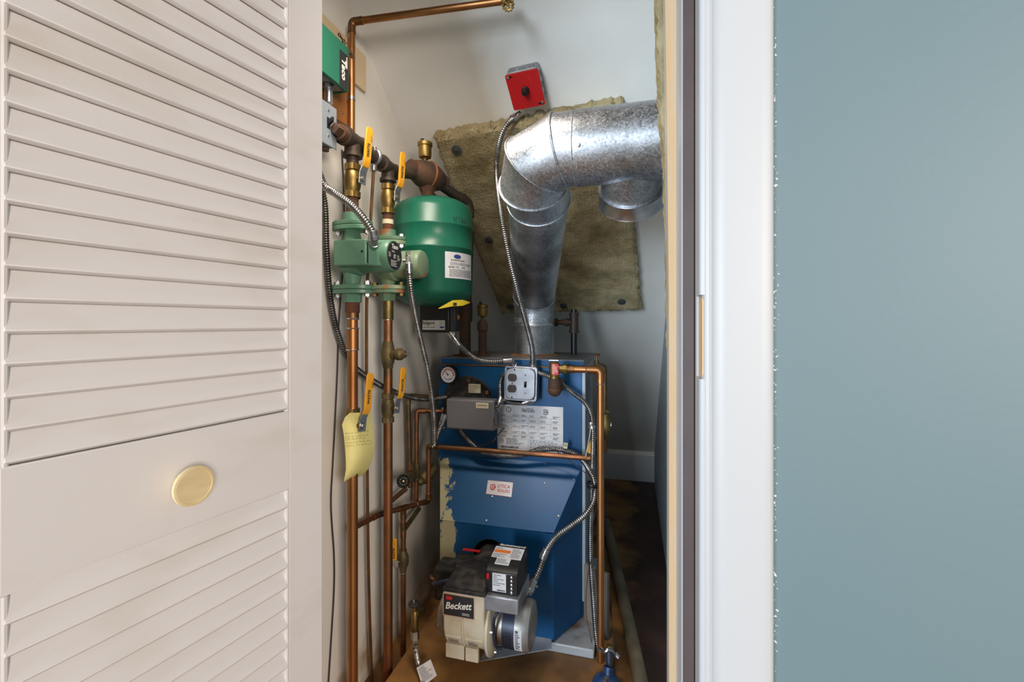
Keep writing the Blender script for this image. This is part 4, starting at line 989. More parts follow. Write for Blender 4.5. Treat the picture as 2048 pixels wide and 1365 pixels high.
# yellow note hanging on the first riser valve
def note_y(s_, py): return y1_-.034+.12*s_**2.2-.012*((py-826)/140)*(1-.3*s_)
outl = [(684, 850), (689, 841), (705, 833), (722, 829), (740, 826), (745, 850), (749, 870), (749, 895), (744, 918), (736, 938), (725, 952), (712, 957), (700, 960), (688, 964), (692, 930), (691, 900), (688, 870)]
hc_ = PU(722, 850, PX)
rows = 16; vs = []
Lx = [(826, 700, 742), (835, 690, 743), (850, 684, 745), (870, 687.5, 748.5), (895, 690, 749), (918, 691.5, 745), (938, 692, 737), (952, 690, 725), (964, 687.5, 693)]
front = []; backr = []
nx = 10
for py, xa, xb in Lx:
    for i in range(nx+1):
        s_ = i/nx; px = xa+(xb-xa)*s_; yy = note_y(s_, py)
        vs.append(P(px, py, yy))
nf = len(vs); vs2 = [p+V*.0004 for p in vs]; fs = []
W1 = nx+1
for j in range(len(Lx)-1):
    for i in range(nx):
        a = j*W1+i; fs.append((a, a+1, a+W1+1, a+W1)); fs.append((nf+a, nf+a+W1, nf+a+W1+1, nf+a+1))
bd_ = [i for i in range(nx+1)]+[j*W1+nx for j in range(1, len(Lx))]+[(len(Lx)-1)*W1+i for i in range(nx-1, -1, -1)]+[j*W1 for j in range(len(Lx)-2, 0, -1)]
for a, b in zip(bd_, bd_[1:]+bd_[:1]): fs.append((b, a, nf+a, nf+b))
nt_ = MB().add(vs+vs2, fs).build('paper_note', 'yellowpaper', angle=80); tag(nt_, 'curled yellow paper note with handwriting hung on the first riser valve', 'note')
def note_pt(px, py):
    for (pa, xa, xb), (pb2, xc, xd) in zip(Lx, Lx[1:]):
        if pa <= py <= pb2:
            t = (py-pa)/(pb2-pa); l = xa+(xc-xa)*t; r_ = xb+(xd-xb)*t; s_ = (px-l)/(r_-l); break
    yy = note_y(s_, py); return P(px, py, yy-.0006)
hw_ = MB(); rnd = random.Random(9)
for row, (ya, xa, xb) in enumerate([(868, 690, 742), (875, 690, 736), (880, 690, 730), (887, 690, 743), (893, 692, 746)]):
    x = xa
    while x < xb-3:
        l = rnd.uniform(3, 7); pts_ = []
        for k in range(6):
            xx = min(x+l*k/5, xb-1); pts_.append(note_pt(xx, ya-(xx-690)*.10+rnd.uniform(-1.3, 1.3)))
        hw_.tube(pts_, .00028, 4); x += l+rnd.uniform(1.2, 3)
part(nt_, 'handwriting', hw_, 'inkblue' if False else 'ink')
# ---------------------------------------------------------------- low water cut-off, boiler risers
def box_thing(): pass
rbz = PD(930, 708, 1.86); rb_ = Vector((rbz.x, rbz.y, BT+.001))
rt_ = en-Z*.10
rs = thing('iron_riser', 'fat rusty iron riser standing on the left rear of the boiler top', 'pipe', rb_)
zj = PD(930, 640, 1.84).z
part(rs, 'pipe', MB().tube([rb_, Vector((rb_.x, rb_.y, zj)), rt_], .0235, 24), 'ironrust')
part(rs, 'coupling', MB().lathe(Vector((rb_.x, rb_.y, PD(930, 645, 1.86).z)), Z, [(0, .028), (.006, .030), (.075, .030), (.082, .028)], 28), 'ironrust')
part(rs, 'flakes', MB().lathe(rb_, Z, [(0, .055), (.003, .045), (.006, .026)], 9), 'rust')
lw = thing('low_water_cutoff', 'black low-water control box with a silver name label below the tank', 'control box', PD(885, 664, 1.62))
yv = PD(870, 640, 1.60).y
x0, x1, x2 = P(839, 640, yv).x, P(898, 640, yv).x, P(919, 640, yv+.05).x
z0, z1 = P(870, 665.5, yv).z, P(870, 604, yv).z
part(lw, 'cover', MB().prism([(x0, yv, z0), (x1, yv, z0), (x1, yv+.05, z0), (x0, yv+.05, z0)], Z*(z1-z0)), 'black', .004)
part(lw, 'side_cover', MB().prism([(x1-.001, yv+.006, z0+.003), (x2, yv+.012, z0+.003), (x2, yv+.05, z0+.003), (x1-.001, yv+.05, z0+.003)], Z*(z1-z0-.006)), 'black', .003)
part(lw, 'hub', MB().cyl((x2-.002, yv+.03, (z0+z1)/2), (rb_.x-.02, rb_.y-.012, (z0+z1)/2), .009), 'coppertar')
la, lb_ = P(845, 660, yv-.0005), P(890, 641, yv-.0005)
lp = part(lw, 'name_label', MB().box(la, (lb_.x, yv-.0012, lb_.z)), 'labelgrey'); lw_, lh_ = lb_.x-la.x, lb_.z-la.z
text('Safgard', Vector((la.x+lw_*.27, yv-.0014, la.z+lh_*.72)), U, Z, lh_*.48, 'ink', lp, bold=.015)
text('Low Water Cut-off', Vector((la.x+lw_*.29, yv-.0014, la.z+lh_*.27)), U, Z, lh_*.17, 'ink', lp, bold=.01)
part(lp, 'blue_logo', MB().box((la.x+lw_*.78, yv-.0016, la.z+lh_*.16), (la.x+lw_*.97, yv-.0012, la.z+lh_*.36)), 'inkblue'); bars(lp, Vector((la.x+lw_*.76, yv-.0013, la.z+lh_*.92)), U, Z, lw_*.2, lh_*.4, 3, 'inkgrey', .3, seed=3, words=2)
part(lw, 'connector', MB().cyl(P(900, 666, yv+.02), P(909, 678, yv+.01), .0115).box(P(896, 667, yv+.02)-Vector((.004,.01,.006)), P(914, 667, yv+.03)+Vector((0,.01,.006))), 'steel')
ab = PD(965, 710, 1.84); ab.z = BT+.001
vr = thing('rusty_nipple', 'rusty vertical nipple under the second brass air vent on the boiler top', 'pipe', ab)
zn = PD(965, 640, 1.84).z
part(vr, 'nipple', MB().lathe(ab, Z, [(0, .034), (.004, .026), (.006, .0175), (zn-ab.z-.045, .0165), (zn-ab.z-.044, .021), (zn-ab.z-.018, .021), (zn-ab.z, .012)], 24), 'ironrust')
air_vent(Vector((ab.x, ab.y, zn)), .92, 'brass float air vent with black cap on the rusty nipple over the boiler')
# tee behind the flue
tb_ = PD(1148, 645, 1.93); bkt = thing('iron_tee', 'black iron tee and pipe rising from the boiler behind the flue', 'pipe', Vector((tb_.x, tb_.y, BT+.001)))
part(bkt, 'pipe', MB().cyl((tb_.x, tb_.y, BT+.001), (tb_.x, tb_.y, tb_.z-.03), .0135), 'black')
part(bkt, 'tee', MB().cyl(tb_-Z*.042, tb_+Z*.038, .019).cyl(tb_-Z*.044, tb_-Z*.034, .022).cyl(tb_+Z*.03, tb_+Z*.04, .022), 'iron'); part(bkt, 'branch', MB().cyl(tb_, tb_-U*.050, .013).cyl(tb_-U*.024, tb_-U*.034, .018).cyl(tb_-U*.034, tb_-U*.075, .010).cyl(tb_-U*.070, tb_-U*.088, .017), 'ironrust'); part(bkt, 'cap', MB().cyl(tb_+Z*.04, tb_+Z*.055, .014), 'black')

# ---------------------------------------------------------------- boiler front fittings
gc = P(896.5, 750, BV-.030)
ga = thing('pressure_gauge', 'round white-faced pressure gauge with black rim on the boiler front', 'gauge', gc)
part(ga, 'case', MB().lathe(gc+V*.030, -V, [(0, .008), (.008, .010), (.009, .034), (.034, .0345), (.036, .032), (.036, .0305), (.030, .030)], 40), 'black')
gd = part(ga, 'dial', MB().lathe(gc+V*.001, -V, [(0, .0295), (.0018, .0295)], 40), 'label', label='white dial with red and blue scales'); g0 = gc-V*.0012
part(gd, 'red_scale', MB().torus(g0, -V, .021, .0016, 24, 4, radians(-10), radians(190)), 'redlabel')
part(gd, 'blue_scale', MB().torus(g0, -V, .019, .0012, 18, 4, radians(205), radians(335)), 'inkblue')
part(ga, 'needle', MB().prism([g0-V*.001+Vector((.002,0,-.002)), g0-V*.001+Vector((-.013,0,.017)), g0-V*.001+Vector((-.0135,0,.0165)), g0-V*.001+Vector((-.002,0,-.003))], -V*.0006), 'ink'); part(ga, 'needle_hub', MB().lathe(g0, -V, [(0, .0025), (.002, .002)], 10), 'ink')
part(gd, 'needle', MB().prism([g0-V*.0006+Vector((.001,0,-.010)), g0-V*.0006+Vector((.012,0,-.017)), g0-V*.0006+Vector((.010,0,-.019))], -V*.0005), 'inkblue')
for i in range(9):
    a = radians(180-i*22.5); bars(gd, g0+Vector((cos(a)*.025, 0, sin(a)*.025))+Vector((-.002,0,.0012)), U, Z, .004, .002, 1, 'redlabel', .6, seed=i, words=1, minl=.9)

# grey aquastat
av = BV-.085
ax0, ax1 = P(892, 828, av).x, P(988, 828, av).x; az0, az1 = P(940, 861, av).z, P(940, 800, av).z
aq = thing('aquastat', 'grey aquastat control box with an upside down cream name tag on the boiler front', 'control box', Vector(((ax0+ax1)/2, av+.04, az0)))
part(aq, 'cover', MB().box((ax0, av, az0), (ax1, BV-.030, az1)), 'grey', .007, seg=4)
part(aq, 'back_plate', MB().box((ax0+.004, BV-.032, az0+.004), (ax1+.006, BV-.020, az1-.004)), 'boxsteel')
part(aq, 'well_neck', MB().cyl(((ax0+ax1)/2, BV-.022, (az0+az1)/2), ((ax0+ax1)/2, BV-.001, (az0+az1)/2), .02), 'brassold')
ta, tb2 = P(952, 816.5, av-.0003), P(977, 806.5, av-.0003)
tg_ = part(aq, 'name_tag', MB().box((ta.x, av-.0010, ta.z), (tb2.x, av+.0001, tb2.z)), 'labelcream')
text('Honeywell', Vector(((ta.x+tb2.x)/2, av-.0012, (ta.z+tb2.z)/2)), -U, -Z, (tb2.z-ta.z)*.42, 'inkgrey', tg_, bold=.02)
for px, py in ((888, 818), (891, 857)):
    c_ = P(px, py, av+.03); part(aq, 'screw', MB().cyl(c_, c_-U*.008, .006, None, 12), 'steel')

# junction box with duplex outlet and toggle
jv = BV-.062
jc = P(1041, 768, jv); jw, jh = (P(1073.5, 768, jv).x-P(1008, 768, jv).x)/2, (P(1041, 733.5, jv).z-P(1041, 802.5, jv).z)/2
rr_ = Matrix.Rotation(radians(1.5), 3, 'Y'); jx, jz = rr_@U, rr_@Z
jb = thing('junction_box', 'square galvanized junction box with two brown sockets and a toggle on the boiler front', 'outlet box', jc-jz*jh)
part(jb, 'back_box', MB().prism(rrect(jc+V*.050, jx, jz, jw*.97, jh*.97, .012), -V*.046), 'boxsteel', .001)
part(jb, 'bracket', MB().cyl(jc+V*.048, Vector((jc.x, BV-.001, jc.z)), .02), 'boxsteel')
part(jb, 'cover_plate', MB().prism(rrect(jc+V*.003, jx, jz, jw, jh, .010), -V*.003), 'boxsteel', .0012)
part(jb, 'raised_cover', MB().rings([rrect(jc+V*.001, jx, jz, jw*.93, jh*.93, .022), rrect(jc-V*.007, jx, jz, jw*.88, jh*.88, .020)]), 'boxsteel', .001)
for dz in (.021, -.018):
    oc = jc-jx*jw*.48+jz*(dz)-V*.0072
    so = part(jb, 'socket', MB().rings([[oc-V*t+jx*.0165*cos(a)+jz*max(-.0135, min(.0135, .0165*sin(a))) for a in [2*pi*i/32 for i in range(32)]] for t in (0, .0022)]), 'wiredark', label='dark brown socket')
    for dx, h_ in ((-.0055, .009), (.0055, .0075)): part(so, 'slot', MB().obox(oc-V*.0024+jx*dx+jz*.003, jx, jz, V, .0018, h_, .0006), 'black')
    part(so, 'slot', MB().lathe(oc-V*.0021-jz*.007, -V, [(0, .0024), (.0006, .0024)], 12), 'black')
tc2 = jc+jx*jw*.32-jz*.001-V*.0072; part(jb, 'toggle_slot', MB().obox(tc2, jx, jz, V, .009, .021, .001), 'dark'); part(jb, 'toggle', MB().prism([tc2+jx*a_+jz*b_ for a_, b_ in ((-.003,-.004), (.003,-.004), (.003,.006), (-.003,.006))], -V*.009+jz*.005), 'black', .0008)
for fx_, fz_, m_ in ((-.8, .85, 'dark'), (.8, .82, 'brassold'), (.8, -.82, 'dark'), (-.48, -.80, 'dark'), (-.36, .80, 'dark'), (.32, .52, 'brassold'), (.32, -.52, 'brassold'), (-.48, .02, 'brassold')):
    part(jb, 'screw', MB().lathe(jc+jx*jw*fx_+jz*jh*fz_-V*(.0035 if abs(fx_) > .7 else .0072), -V, [(0, .0028), (.0009, .0024)], 12), m_)

# relief valve and discharge pipe
RV = 1.50
rc = P(1107, 748, RV); elb_ = P(1109, 779, RV); zdis = P(1150, 739, RV).z
rv = thing('relief_valve', 'brass safety relief valve with red tag and iron elbow on the boiler front', 'valve', elb_)
part(rv, 'iron_elbow', MB().tube(fillet([Vector((elb_.x, BV-.001, elb_.z)), elb_, elb_+Z*.035], .03, 6), [.018]*7+[.0225]*1 if False else .0215, 24).sphere(elb_-Z*.002+V*.004, .0235, 10), 'ironrust', label='brown iron elbow')
part(rv, 'body', MB().lathe(elb_+Z*.022, Z, [(0, .013), (.012, .013), (.014, .016), (.030, .016), (.034, .018), (.052, .0185), (.056, .0165), (P(1107,724,RV).z-elb_.z-.026, .0175), (P(1107,724,RV).z-elb_.z-.022, .012)], 24), 'brass')
lt = P(1108, 721, RV); part(rv, 'lever', MB().obox(lt, U, V, Z, .034, .012, .004), 'steel', .001)
tq_ = P(1110, 740, RV-.0195); rt2 = part(rv, 'red_tag', MB().box(tq_-Vector((.0115, 0, .017)), tq_+Vector((.0115, .0008, .019))), 'redlabel', label='red warning tag'); bars(rt2, tq_+Vector((-.009, -.0002, .017)), U, Z, .018, .032, 6, 'inkwhite', .45, seed=8, words=3)
ox = P(1127, 739, RV)
part(rv, 'outlet', MB().lathe(Vector((elb_.x+.008, RV, zdis)), U, [(0, .014), (ox.x-elb_.x-.008, .0145), (ox.x-elb_.x-.008, .0175), (ox.x-elb_.x+.004, .0175)], 8), 'brass')
xa = P(1201, 740, RV).x
dpt = [Vector((ox.x+.002, RV, zdis)), Vector((xa, RV, zdis)), Vector((xa+.002, RV-.025, .073))]
dis = pipe_run('discharge_pipe', dpt, .0113, 'copper', 'copper discharge pipe from the relief valve down the right side to the floor', mf='copper')
coupling(dis, Vector((ox.x+.022, RV, zdis)), U, .0113, 'coppertar', .03); solder(dis, Vector((ox.x+.010, RV, zdis)), U, .0125)
solder(dis, P(1173, 739, RV), U, .0125); solder(dis, Vector((xa, RV, zdis-.045)), Z, .0125)
bc_ = P(1173, 739, RV)

# copper loop crossing in front of the boiler
LV = 1.553; lz = P(1020, 905, LV).z
a_ = PU(700, 1060, -.800); b_ = PU(757, 1030, -.795); c_ = P(857, 1003, LV); d_ = Vector((c_.x, LV, lz)); e_ = Vector((P(1189, 918, LV).x, LV, lz))
loop = pipe_run('copper_loop', [a_, b_, c_, d_, e_, e_+V*.06], .0088, 'copperold', 'thin copper pipe crossing the boiler front and dropping down its left edge', mf='coppertar')
solder(loop, Vector((P(868, 896, LV).x, LV, lz)), U, .0100); solder(loop, Vector((P(1172, 917, LV).x, LV, lz)), U, .0100); solder(loop, c_+(d_-c_).normalized()*.03, Z, .0100)
t3 = b_.lerp(c_, .46)
solder(loop, b_.lerp(c_, .72), c_-b_, .0100); coupling(loop, t3, c_-b_, .0088, 'coppertar', .04)
p3 = thing('copper_riser', 'narrow copper riser with tee and small valve, nearest the boiler', 'pipe', Vector((t3.x, t3.y, 0)))
part(p3, 'pipe', MB().cyl((t3.x, t3.y, .001), t3-Z*.012, .0090), 'copperold')
zq = lambda py: CH + ray(797, py).z*(t3-Vector((0,0,CH))).xy.length/ray(797, py).xy.length
coupling(p3, Vector((t3.x, t3.y, zq(1062))), Z, .0090, 'coppertar', .05)
coupling(p3, Vector((t3.x, t3.y, zq(1030))), Z, .0090, 'coppertar', .03); solder(p3, Vector((t3.x, t3.y, zq(1147))), Z, .0095)
bv = thing('ball_valve', 'small bronze ball valve low on the narrow riser, yellow lever behind the second riser', 'valve', Vector((t3.x, t3.y, zq(1120))), 'yellow handled ball valves')
part(bv, 'body', MB().lathe(Vector((t3.x, t3.y, zq(1143))), Z, [(0, .012), (.010, .013), (.022, .0185), (.036, .0195), (.05, .0185), (.062, .013), (.072, .012)], 24), 'bronze')
hp = P(790, 1128, t3.y-.03); part(bv, 'handle', MB().obox(hp, U, V, Z, .026, .003, .022), 'steel', .001, 'zinc lever'); part(bv, 'stem', MB().cyl((t3.x, t3.y, hp.z), (hp.x+.004, hp.y, hp.z), .006), 'steel')
sl = P(789, 1100, t3.y-.032); ys = part(bv, 'handle_sleeve', MB().obox(sl, U, V, Z, .017, .006, .075), 'yellow', .003, 'yellow sleeve'); text('WATTS', sl-V*.0034-Z*.012, Z, -U, .011, 'ink', ys, bold=.03)
dg = pipe_run('pipe_branch', [Vector((t3.x, t3.y, zq(1064))), Vector((t3.x, t3.y, zq(1064)))+(PU(838, 1018, -.79)-Vector((t3.x, t3.y, zq(1064))))], .0085, 'bronze', 'dull pipe branch slanting up to the right from the narrow riser', fit=False)

# pair of small pipes beside the boiler
u_ = -.790
A0, A1 = PU(816, 793, u_), PU(821, 940, u_)
pA_ = pipe_run('feed_pipe', [PU(820, 975, u_), A0, P(890, 796, BV-.012)], .0088, 'coppertar', 'tarnished feed pipe, left one of the pair beside the boiler', mf='bronze')
B0 = PU(833, 822, u_+.01)
pB_ = pipe_run('feed_pipe', [PU(832, 1012, u_+.01), B0, P(892, 823, BV-.012)], .0088, 'copperold', 'copper feed pipe, right one of the pair beside the boiler', mf='copperold')
coupling(pA_, A1, Z, .0088, 'bronze', .05, k=1.5); coupling(pB_, PU(833, 945, u_+.01), Z, .0088, 'bronze', .07, k=1.5)
rg = thing('fill_valve', 'dull bronze fill valve with round black dial beside the boiler', 'valve', PU(812, 975, u_+.03))
g_ = PU(806, 963, u_+.055); ndir = (Vector((0,0,CH))-g_).normalized(); ndir = (ndir+U*.1).normalized()
part(rg, 'body', MB().tube([PU(832, 948, u_+.01), PU(818, 957, u_+.03), g_], [.017, .018, .014], 20), 'bronze')
dl = part(rg, 'dial', MB().lathe(g_, ndir, [(0, .020), (.012, .0215), (.016, .0205), (.016, .018), (.014, .017)], 32), 'dark', label='round black dial')
part(dl, 'dial_centre', MB().lathe(g_+ndir*.014, ndir, [(0, .004), (.003, .003)], 12), 'brass'); 
for i in range(10):
    x_, y_, z_ = basis(ndir); aa = 2*pi*i/10; part(dl, 'mark', MB().obox(g_+ndir*.0144+(x_*cos(aa)+y_*sin(aa))*.0115, x_*cos(aa)+y_*sin(aa), ndir.cross(x_*cos(aa)+y_*sin(aa)), ndir, .0032, .0009, .0006), 'inkwhite')
pipe_run('drain_pipe', [PU(812, 978, u_+.02), PU(800, 988, u_+.01), PU(778, 1006, u_)], .0085, 'copperold', 'short copper pipe slanting down from the fill valve dial behind the second riser', mf='coppertar', fit=False)
bf = thing('backflow_preventer', 'dark bronze valve body beside the lower left edge of the boiler front', 'valve', PU(850, 975, -.76))
part(bf, 'body', MB().lathe(PU(838, 968, -.765), (PU(866, 938, -.735)-PU(838, 968, -.765)), [(0, .012), (.012, .014), (.02, .022), (.05, .024), (.07, .018), (.085, .018)], 20), 'bronze')

# right-hand cluster behind the discharge pipe
rx_ = -.140; cy_ = 1.72
cl0 = PU(1209, 905, -.10) if False else P(1209, 905, cy_); cl1 = P(1208, 738, cy_)
rc_ = pipe_run('service_pipe', [Vector((cl0.x, cy_, cl0.z)), Vector((cl0.x, cy_, cl1.z))], .0092, 'coppertar', 'tarnished pipe right behind the discharge pipe at the boiler side', fit=False)
tv = thing('tapping_valve', 'small brass valve with brown wheel at the top right corner of the boiler', 'valve', P(1194, 735, cy_))
tp = P(1193, 722, cy_); part(tv, 'body', MB().tube([P(1194, 745, cy_), tp, ], .009, 14).tube([P(1194, 730, cy_), P(1208, 735, cy_), P(1208, 748, cy_)], .011, 14), 'bronze'); part(tv, 'wheel', MB().lathe(P(1193, 712, cy_), Z, [(0, .013), (.004, .014), (.008, .010)], 10), 'rust'); part(tv, 'stem', MB().cyl(tp, P(1193, 712, cy_), .004), 'brassold')
gv = thing('gate_valve', 'greyish brass valve body showing at the right of the discharge pipe', 'valve', P(1211, 875, cy_-.02))
q0_ = P(1211, 850, cy_-.02); part(gv, 'body', MB().lathe(q0_-Z*.05, Z, [(0, .013), (.02, .016), (.03, .020), (.05, .022), (.07, .018), (.09, .012)], 18), 'brassold'); part(gv, 'bonnet', MB().cyl(q0_, q0_+U*.022+V*.0, .012), 'steel'); part(gv, 'side_nut', MB().cyl(q0_+Z*.045, q0_+Z*.045+U*.014, .010, None, 6), 'bronze')
qv = P(1192, 884, 1.60); bq = thing('ball_valve', 'brass ball valve at the right corner of the boiler, yellow lever slanting down-left', 'valve', qv, 'yellow handled ball valves')
part(bq, 'body', MB().lathe(qv-Z*.045, Z, [(0, .010), (.02, .013), (.035, .018), (.05, .019), (.062, .014), (.07, .011)], 18), 'bronze')
h1, h2 = P(1189, 874, 1.575), P(1177, 905, 1.560); hd_ = (h2-h1).normalized(); part(bq, 'stem', MB().cyl(qv, h1, .006), 'steel')
ysl = part(bq, 'handle_sleeve', MB().obox((h1+h2)/2, hd_, U.cross(hd_), hd_.cross(U.cross(hd_)), (h2-h1).length, .006, .016), 'yellow', .002, 'yellow sleeve')
part(bq, 'tip', MB().obox(h2, hd_, U.cross(hd_), hd_.cross(U.cross(hd_)), .006, .007, .017), 'yellow', .002)

# ---------------------------------------------------------------- flexible conduits
def conduit(pts, label, r=.0092, m='flex', pitch=.0068, ends=()):
    t_ = thing('flexible_conduit', label, 'conduit', pts[0], 'flexible metal conduits')
    part(t_, 'sheath', MB().flex(pts, r, pitch), m, angle=70)
    for a, b, rr in ends:
        part(t_, 'connector', MB().lathe(a, b-a, [(0, rr*.9), (.001, rr), ((b-a).length*.6, rr), ((b-a).length*.62, rr*1.15), ((b-a).length, rr*1.1)], 18), 'steel')
        part(t_, 'clamp_screw', MB().cyl(a.lerp(b, .4)+basis(b-a)[0]*rr*.9, a.lerp(b, .4)+basis(b-a)[0]*rr*1.7, .0032, None, 10), 'steel')
    return t_
f1_ = P(746, 466, y1_-.10); f2_ = P(749, 492, y1_-.062)
conduit([SWB+Vector((.004, .035, -.002)), SWB+Vector((.006, .030, -.03)), SWB+Vector((.03, .028, -.062)), P(648, 370, 1.01), P(672, 388, 1.005), P(700, 408, 1.0), P(725, 435, 1.0), f1_], 'shiny flexible conduit curving from behind the door to the first pump', r=.0100, ends=((P(744, 460, y1_-.10), P(748, 480, y1_-.09), .0115), (P(748, 478, y1_-.09), f2_, .0105)))
g1_ = P(818, 540, y2_-.05); 
conduit([g1_, P(822, 584, y2_-.04), P(828, 620, y2_+.01), P(835, 654, y2_+.06), P(846, 701, 1.40), P(855, 740, 1.43), P(864, 797, 1.47), P(868, 845, 1.50), P(869, 890, 1.515)], 'shiny flexible conduit hanging from the second pump to the copper loop', r=.0094, ends=((P(818, 548, y2_-.05), P(817, 528, y2_-.052), .011), (P(817, 530, y2_-.052), P(818, 508, y2_-.02), .0105)))
conduit([P(869, 892, 1.535), P(875, 872, 1.54), P(885, 845, 1.545), P(889, 832, av+.02)], 'short pale conduit doubling back up to the left of the grey aquastat', m='flex', ends=((P(883, 850, 1.545), P(890, 828, 1.548), .0115),))
conduit([SWB+Vector((-.006, .062, -.002)), SWB+Vector((-.008, .062, -.03)), PU(648, 400, -.812), PU(653, 500, -.812), PU(661, 600, -.812), PU(678, 675, -.81), PU(705, 730, -.80), PU(750, 765, -.79), PU(790, 785, -.77), P(830, 797, 1.50), P(862, 799, 1.52), P(893, 795, av+.03)], 'dark flexible conduit sagging down the left wall behind the risers to the aquastat', m='flexdark', r=.0090)
conduit([P(906, 674, yv+.01), P(918, 690, yv-.02), P(935, 706, 1.54), P(955, 719, 1.54), P(980, 724, 1.54), P(1008, 723, 1.55)], 'grey conduit looping from the black cut-off box to the junction box top', ends=((P(1006, 723, 1.55), P(1024, 722, 1.56), .0125), (P(1022, 722, 1.56), P(1029, 734, jv+.02), .0115)))
s0_ = PS(1040, 228, .03)
conduit([s0_, PS(1014, 250, .085), PS(999, 285, .10), PS(993, 340, .105), P(1001, 420, 1.42), P(1015, 500, 1.42), P(1033, 575, 1.44), P(1052, 645, 1.50), P(1064, 695, 1.55), P(1066, 735, jv+.02)], 'grey conduit from the red switch down past the flue to the junction box', r=.0095, m='flex', ends=((s0_, PS(1024, 238, .06), .0115), (P(1066, 722, jv+.02), P(1066, 735, jv+.02), .013)))
conduit([P(1074, 746, jv+.025), P(1092, 751, 1.575), P(1120, 766, 1.575), P(1150, 790, 1.57), P(1170, 806, 1.56), P(1183, 832, 1.55), P(1186, 870, 1.545), P(1185, 930, 1.545), P(1183, 1000, 1.545), P(1181, 1070, 1.55), P(1182, 1130, 1.55), P(1187, 1200, 1.54), P(1192, 1270, 1.53), Vector((P(1197, 1335, 1.49).x, 1.50, .078))], 'grey conduit from the junction box running down the right corner to the floor', r=.0088, m='flex', ends=((P(1182, 845, 1.55), P(1185, 858, 1.545), .0105),))
conduit([P(1008, 748, jv+.03), P(1001, 765, jv+.02), P(1001, 790, jv+.02), P(1001, 800, jv+.015)], 'short upright conduit at the left side of the junction box', r=.0085, ends=((P(1002, 796, jv+.01), P(999, 808, av+.02), .011), (P(1000, 806, av+.02), P(992, 821, av+.03), .0095)))
conduit([P(1008, 801, 1.585), P(1025, 806, 1.585), P(1045, 807, 1.585), P(1060, 803, 1.59)], 'short horizontal conduit tucked under the junction box', r=.0080, ends=((P(1045, 807, 1.585), P(1066, 800, 1.59), .010),))
conduit([P(919, 858, 1.58), P(932, 875, 1.585), P(948, 892, 1.58), P(966, 905, 1.585), P(990, 910, 1.59), P(1020, 913, 1.59), P(1045, 911, 1.59), P(1065, 904, 1.59), P(1100, 899, 1.59), P(1135, 903, 1.59), P(1160, 916, 1.58), P(1177, 938, 1.535), P(1189, 965, 1.51), P(1188, 1000, 1.495), P(1172, 1028, 1.47), P(1145, 1050, 1.44), P(1115, 1072, 1.42), P(1098, 1093, 1.405), P(1088, 1115, 1.40), P(1078, 1142, 1.38), P(1066, 1168, 1.36)], 'long conduit from under the aquastat, behind the copper loop and down to the burner', r=.0096, m='flex', ends=((P(1093, 1099, 1.40), P(1085, 1117, 1.395), .0115), (P(1069, 1160, 1.365), P(1059, 1184, 1.345), .0115), (P(1061, 1180, 1.345), P(1048, 1190, 1.33), .0105)))
tp_ = thing('pipe_hook', 'small white clip holding the conduit at the lower right of the data plate', 'clip', P(1130, 895, 1.58)); part(tp_, 'tab', MB().obox(P(1131, 892, 1.578), Vector((1, 0, -.15)), V, Vector((.15, 0, 1)), .014, .001, .020), 'labelcream'); part(tp_, 'hole', MB().torus(P(1131, 891, 1.576), V, .0035, .0007, 14, 5), 'ink')
zt_p = [P(1183, 845, 1.535), P(1178, 880, 1.53), P(1171, 915, LV-.012)]
o = MB().tube(catmull(zt_p, 6), .0017, 6).build('zip_tie', 'strapgrey'); tag(o, 'pale zip tie pulled from the corner conduit down to the copper loop', 'zip tie')
o = MB().torus(P(1184.5, 968, 1.505), Vector((.1, -.1, 1)), .0155, .0045, 20, 8).torus(P(1185, 974, 1.505), Vector((-.1, -.1, 1)), .015, .0035, 20, 8).build('wrapped_tape', 'black'); tag(o, 'black tape binding two conduits at the right corner of the boiler', 'tape')

# wires
def wire(pts, label, r=.0018, m='wire', name='wire', cat='wire'):
    o = MB().tube(catmull(pts, 8), r, 8).build(name, m); return tag(o, label, cat)
wire([PU(684, 300, -.825), PU(688, 400, -.825), PU(687, 520, -.825), PU(678, 640, -.825), PU(674, 760, -.825), PU(666, 920, -.825), PU(662, 1010, -.825), PU(668, 1110, -.825), PU(668, 1180, -.825), PU(663, 1270, -.825), PU(657, 1365, -.825), PU(656, 1388, -.822)], 'thin dark cable hanging down the left wall beside the door', .0024, 'wiredark', 'cable', 'cable')
cw = [P(988, 836, av-.002), P(990, 850, av-.004), P(1008, 857, av-.004)]
for i in range(22):
    t = i/21; px = 1006-(1006-986)*t; py = 858+(884-858)*t; cw.append(P(px, py, av+.005)+Vector((.003*sin(i*2.4), .003*cos(i*2.4), .002*sin(i*2.4))))
cw += [P(970, 890, 1.58), P(957, 894, 1.585)]
wire(cw, 'twisted brown wire dangling below the right side of the aquastat')
wire([P(1058, 903, 1.572), P(1085, 894, 1.568), P(1115, 905, 1.570), P(1150, 930, 1.56), P(1178, 955, 1.52), P(1190, 985, 1.50), P(1193, 1010, 1.52), P(1184, 1060, 1.53), P(1186, 1105, 1.53), P(1176, 1150, 1.55), P(1172, 1220, 1.54), P(1180, 1270, 1.52), P(1190, 1320, 1.48)], 'thin brown wire running from the data plate down the right corner of the boiler', .0014)

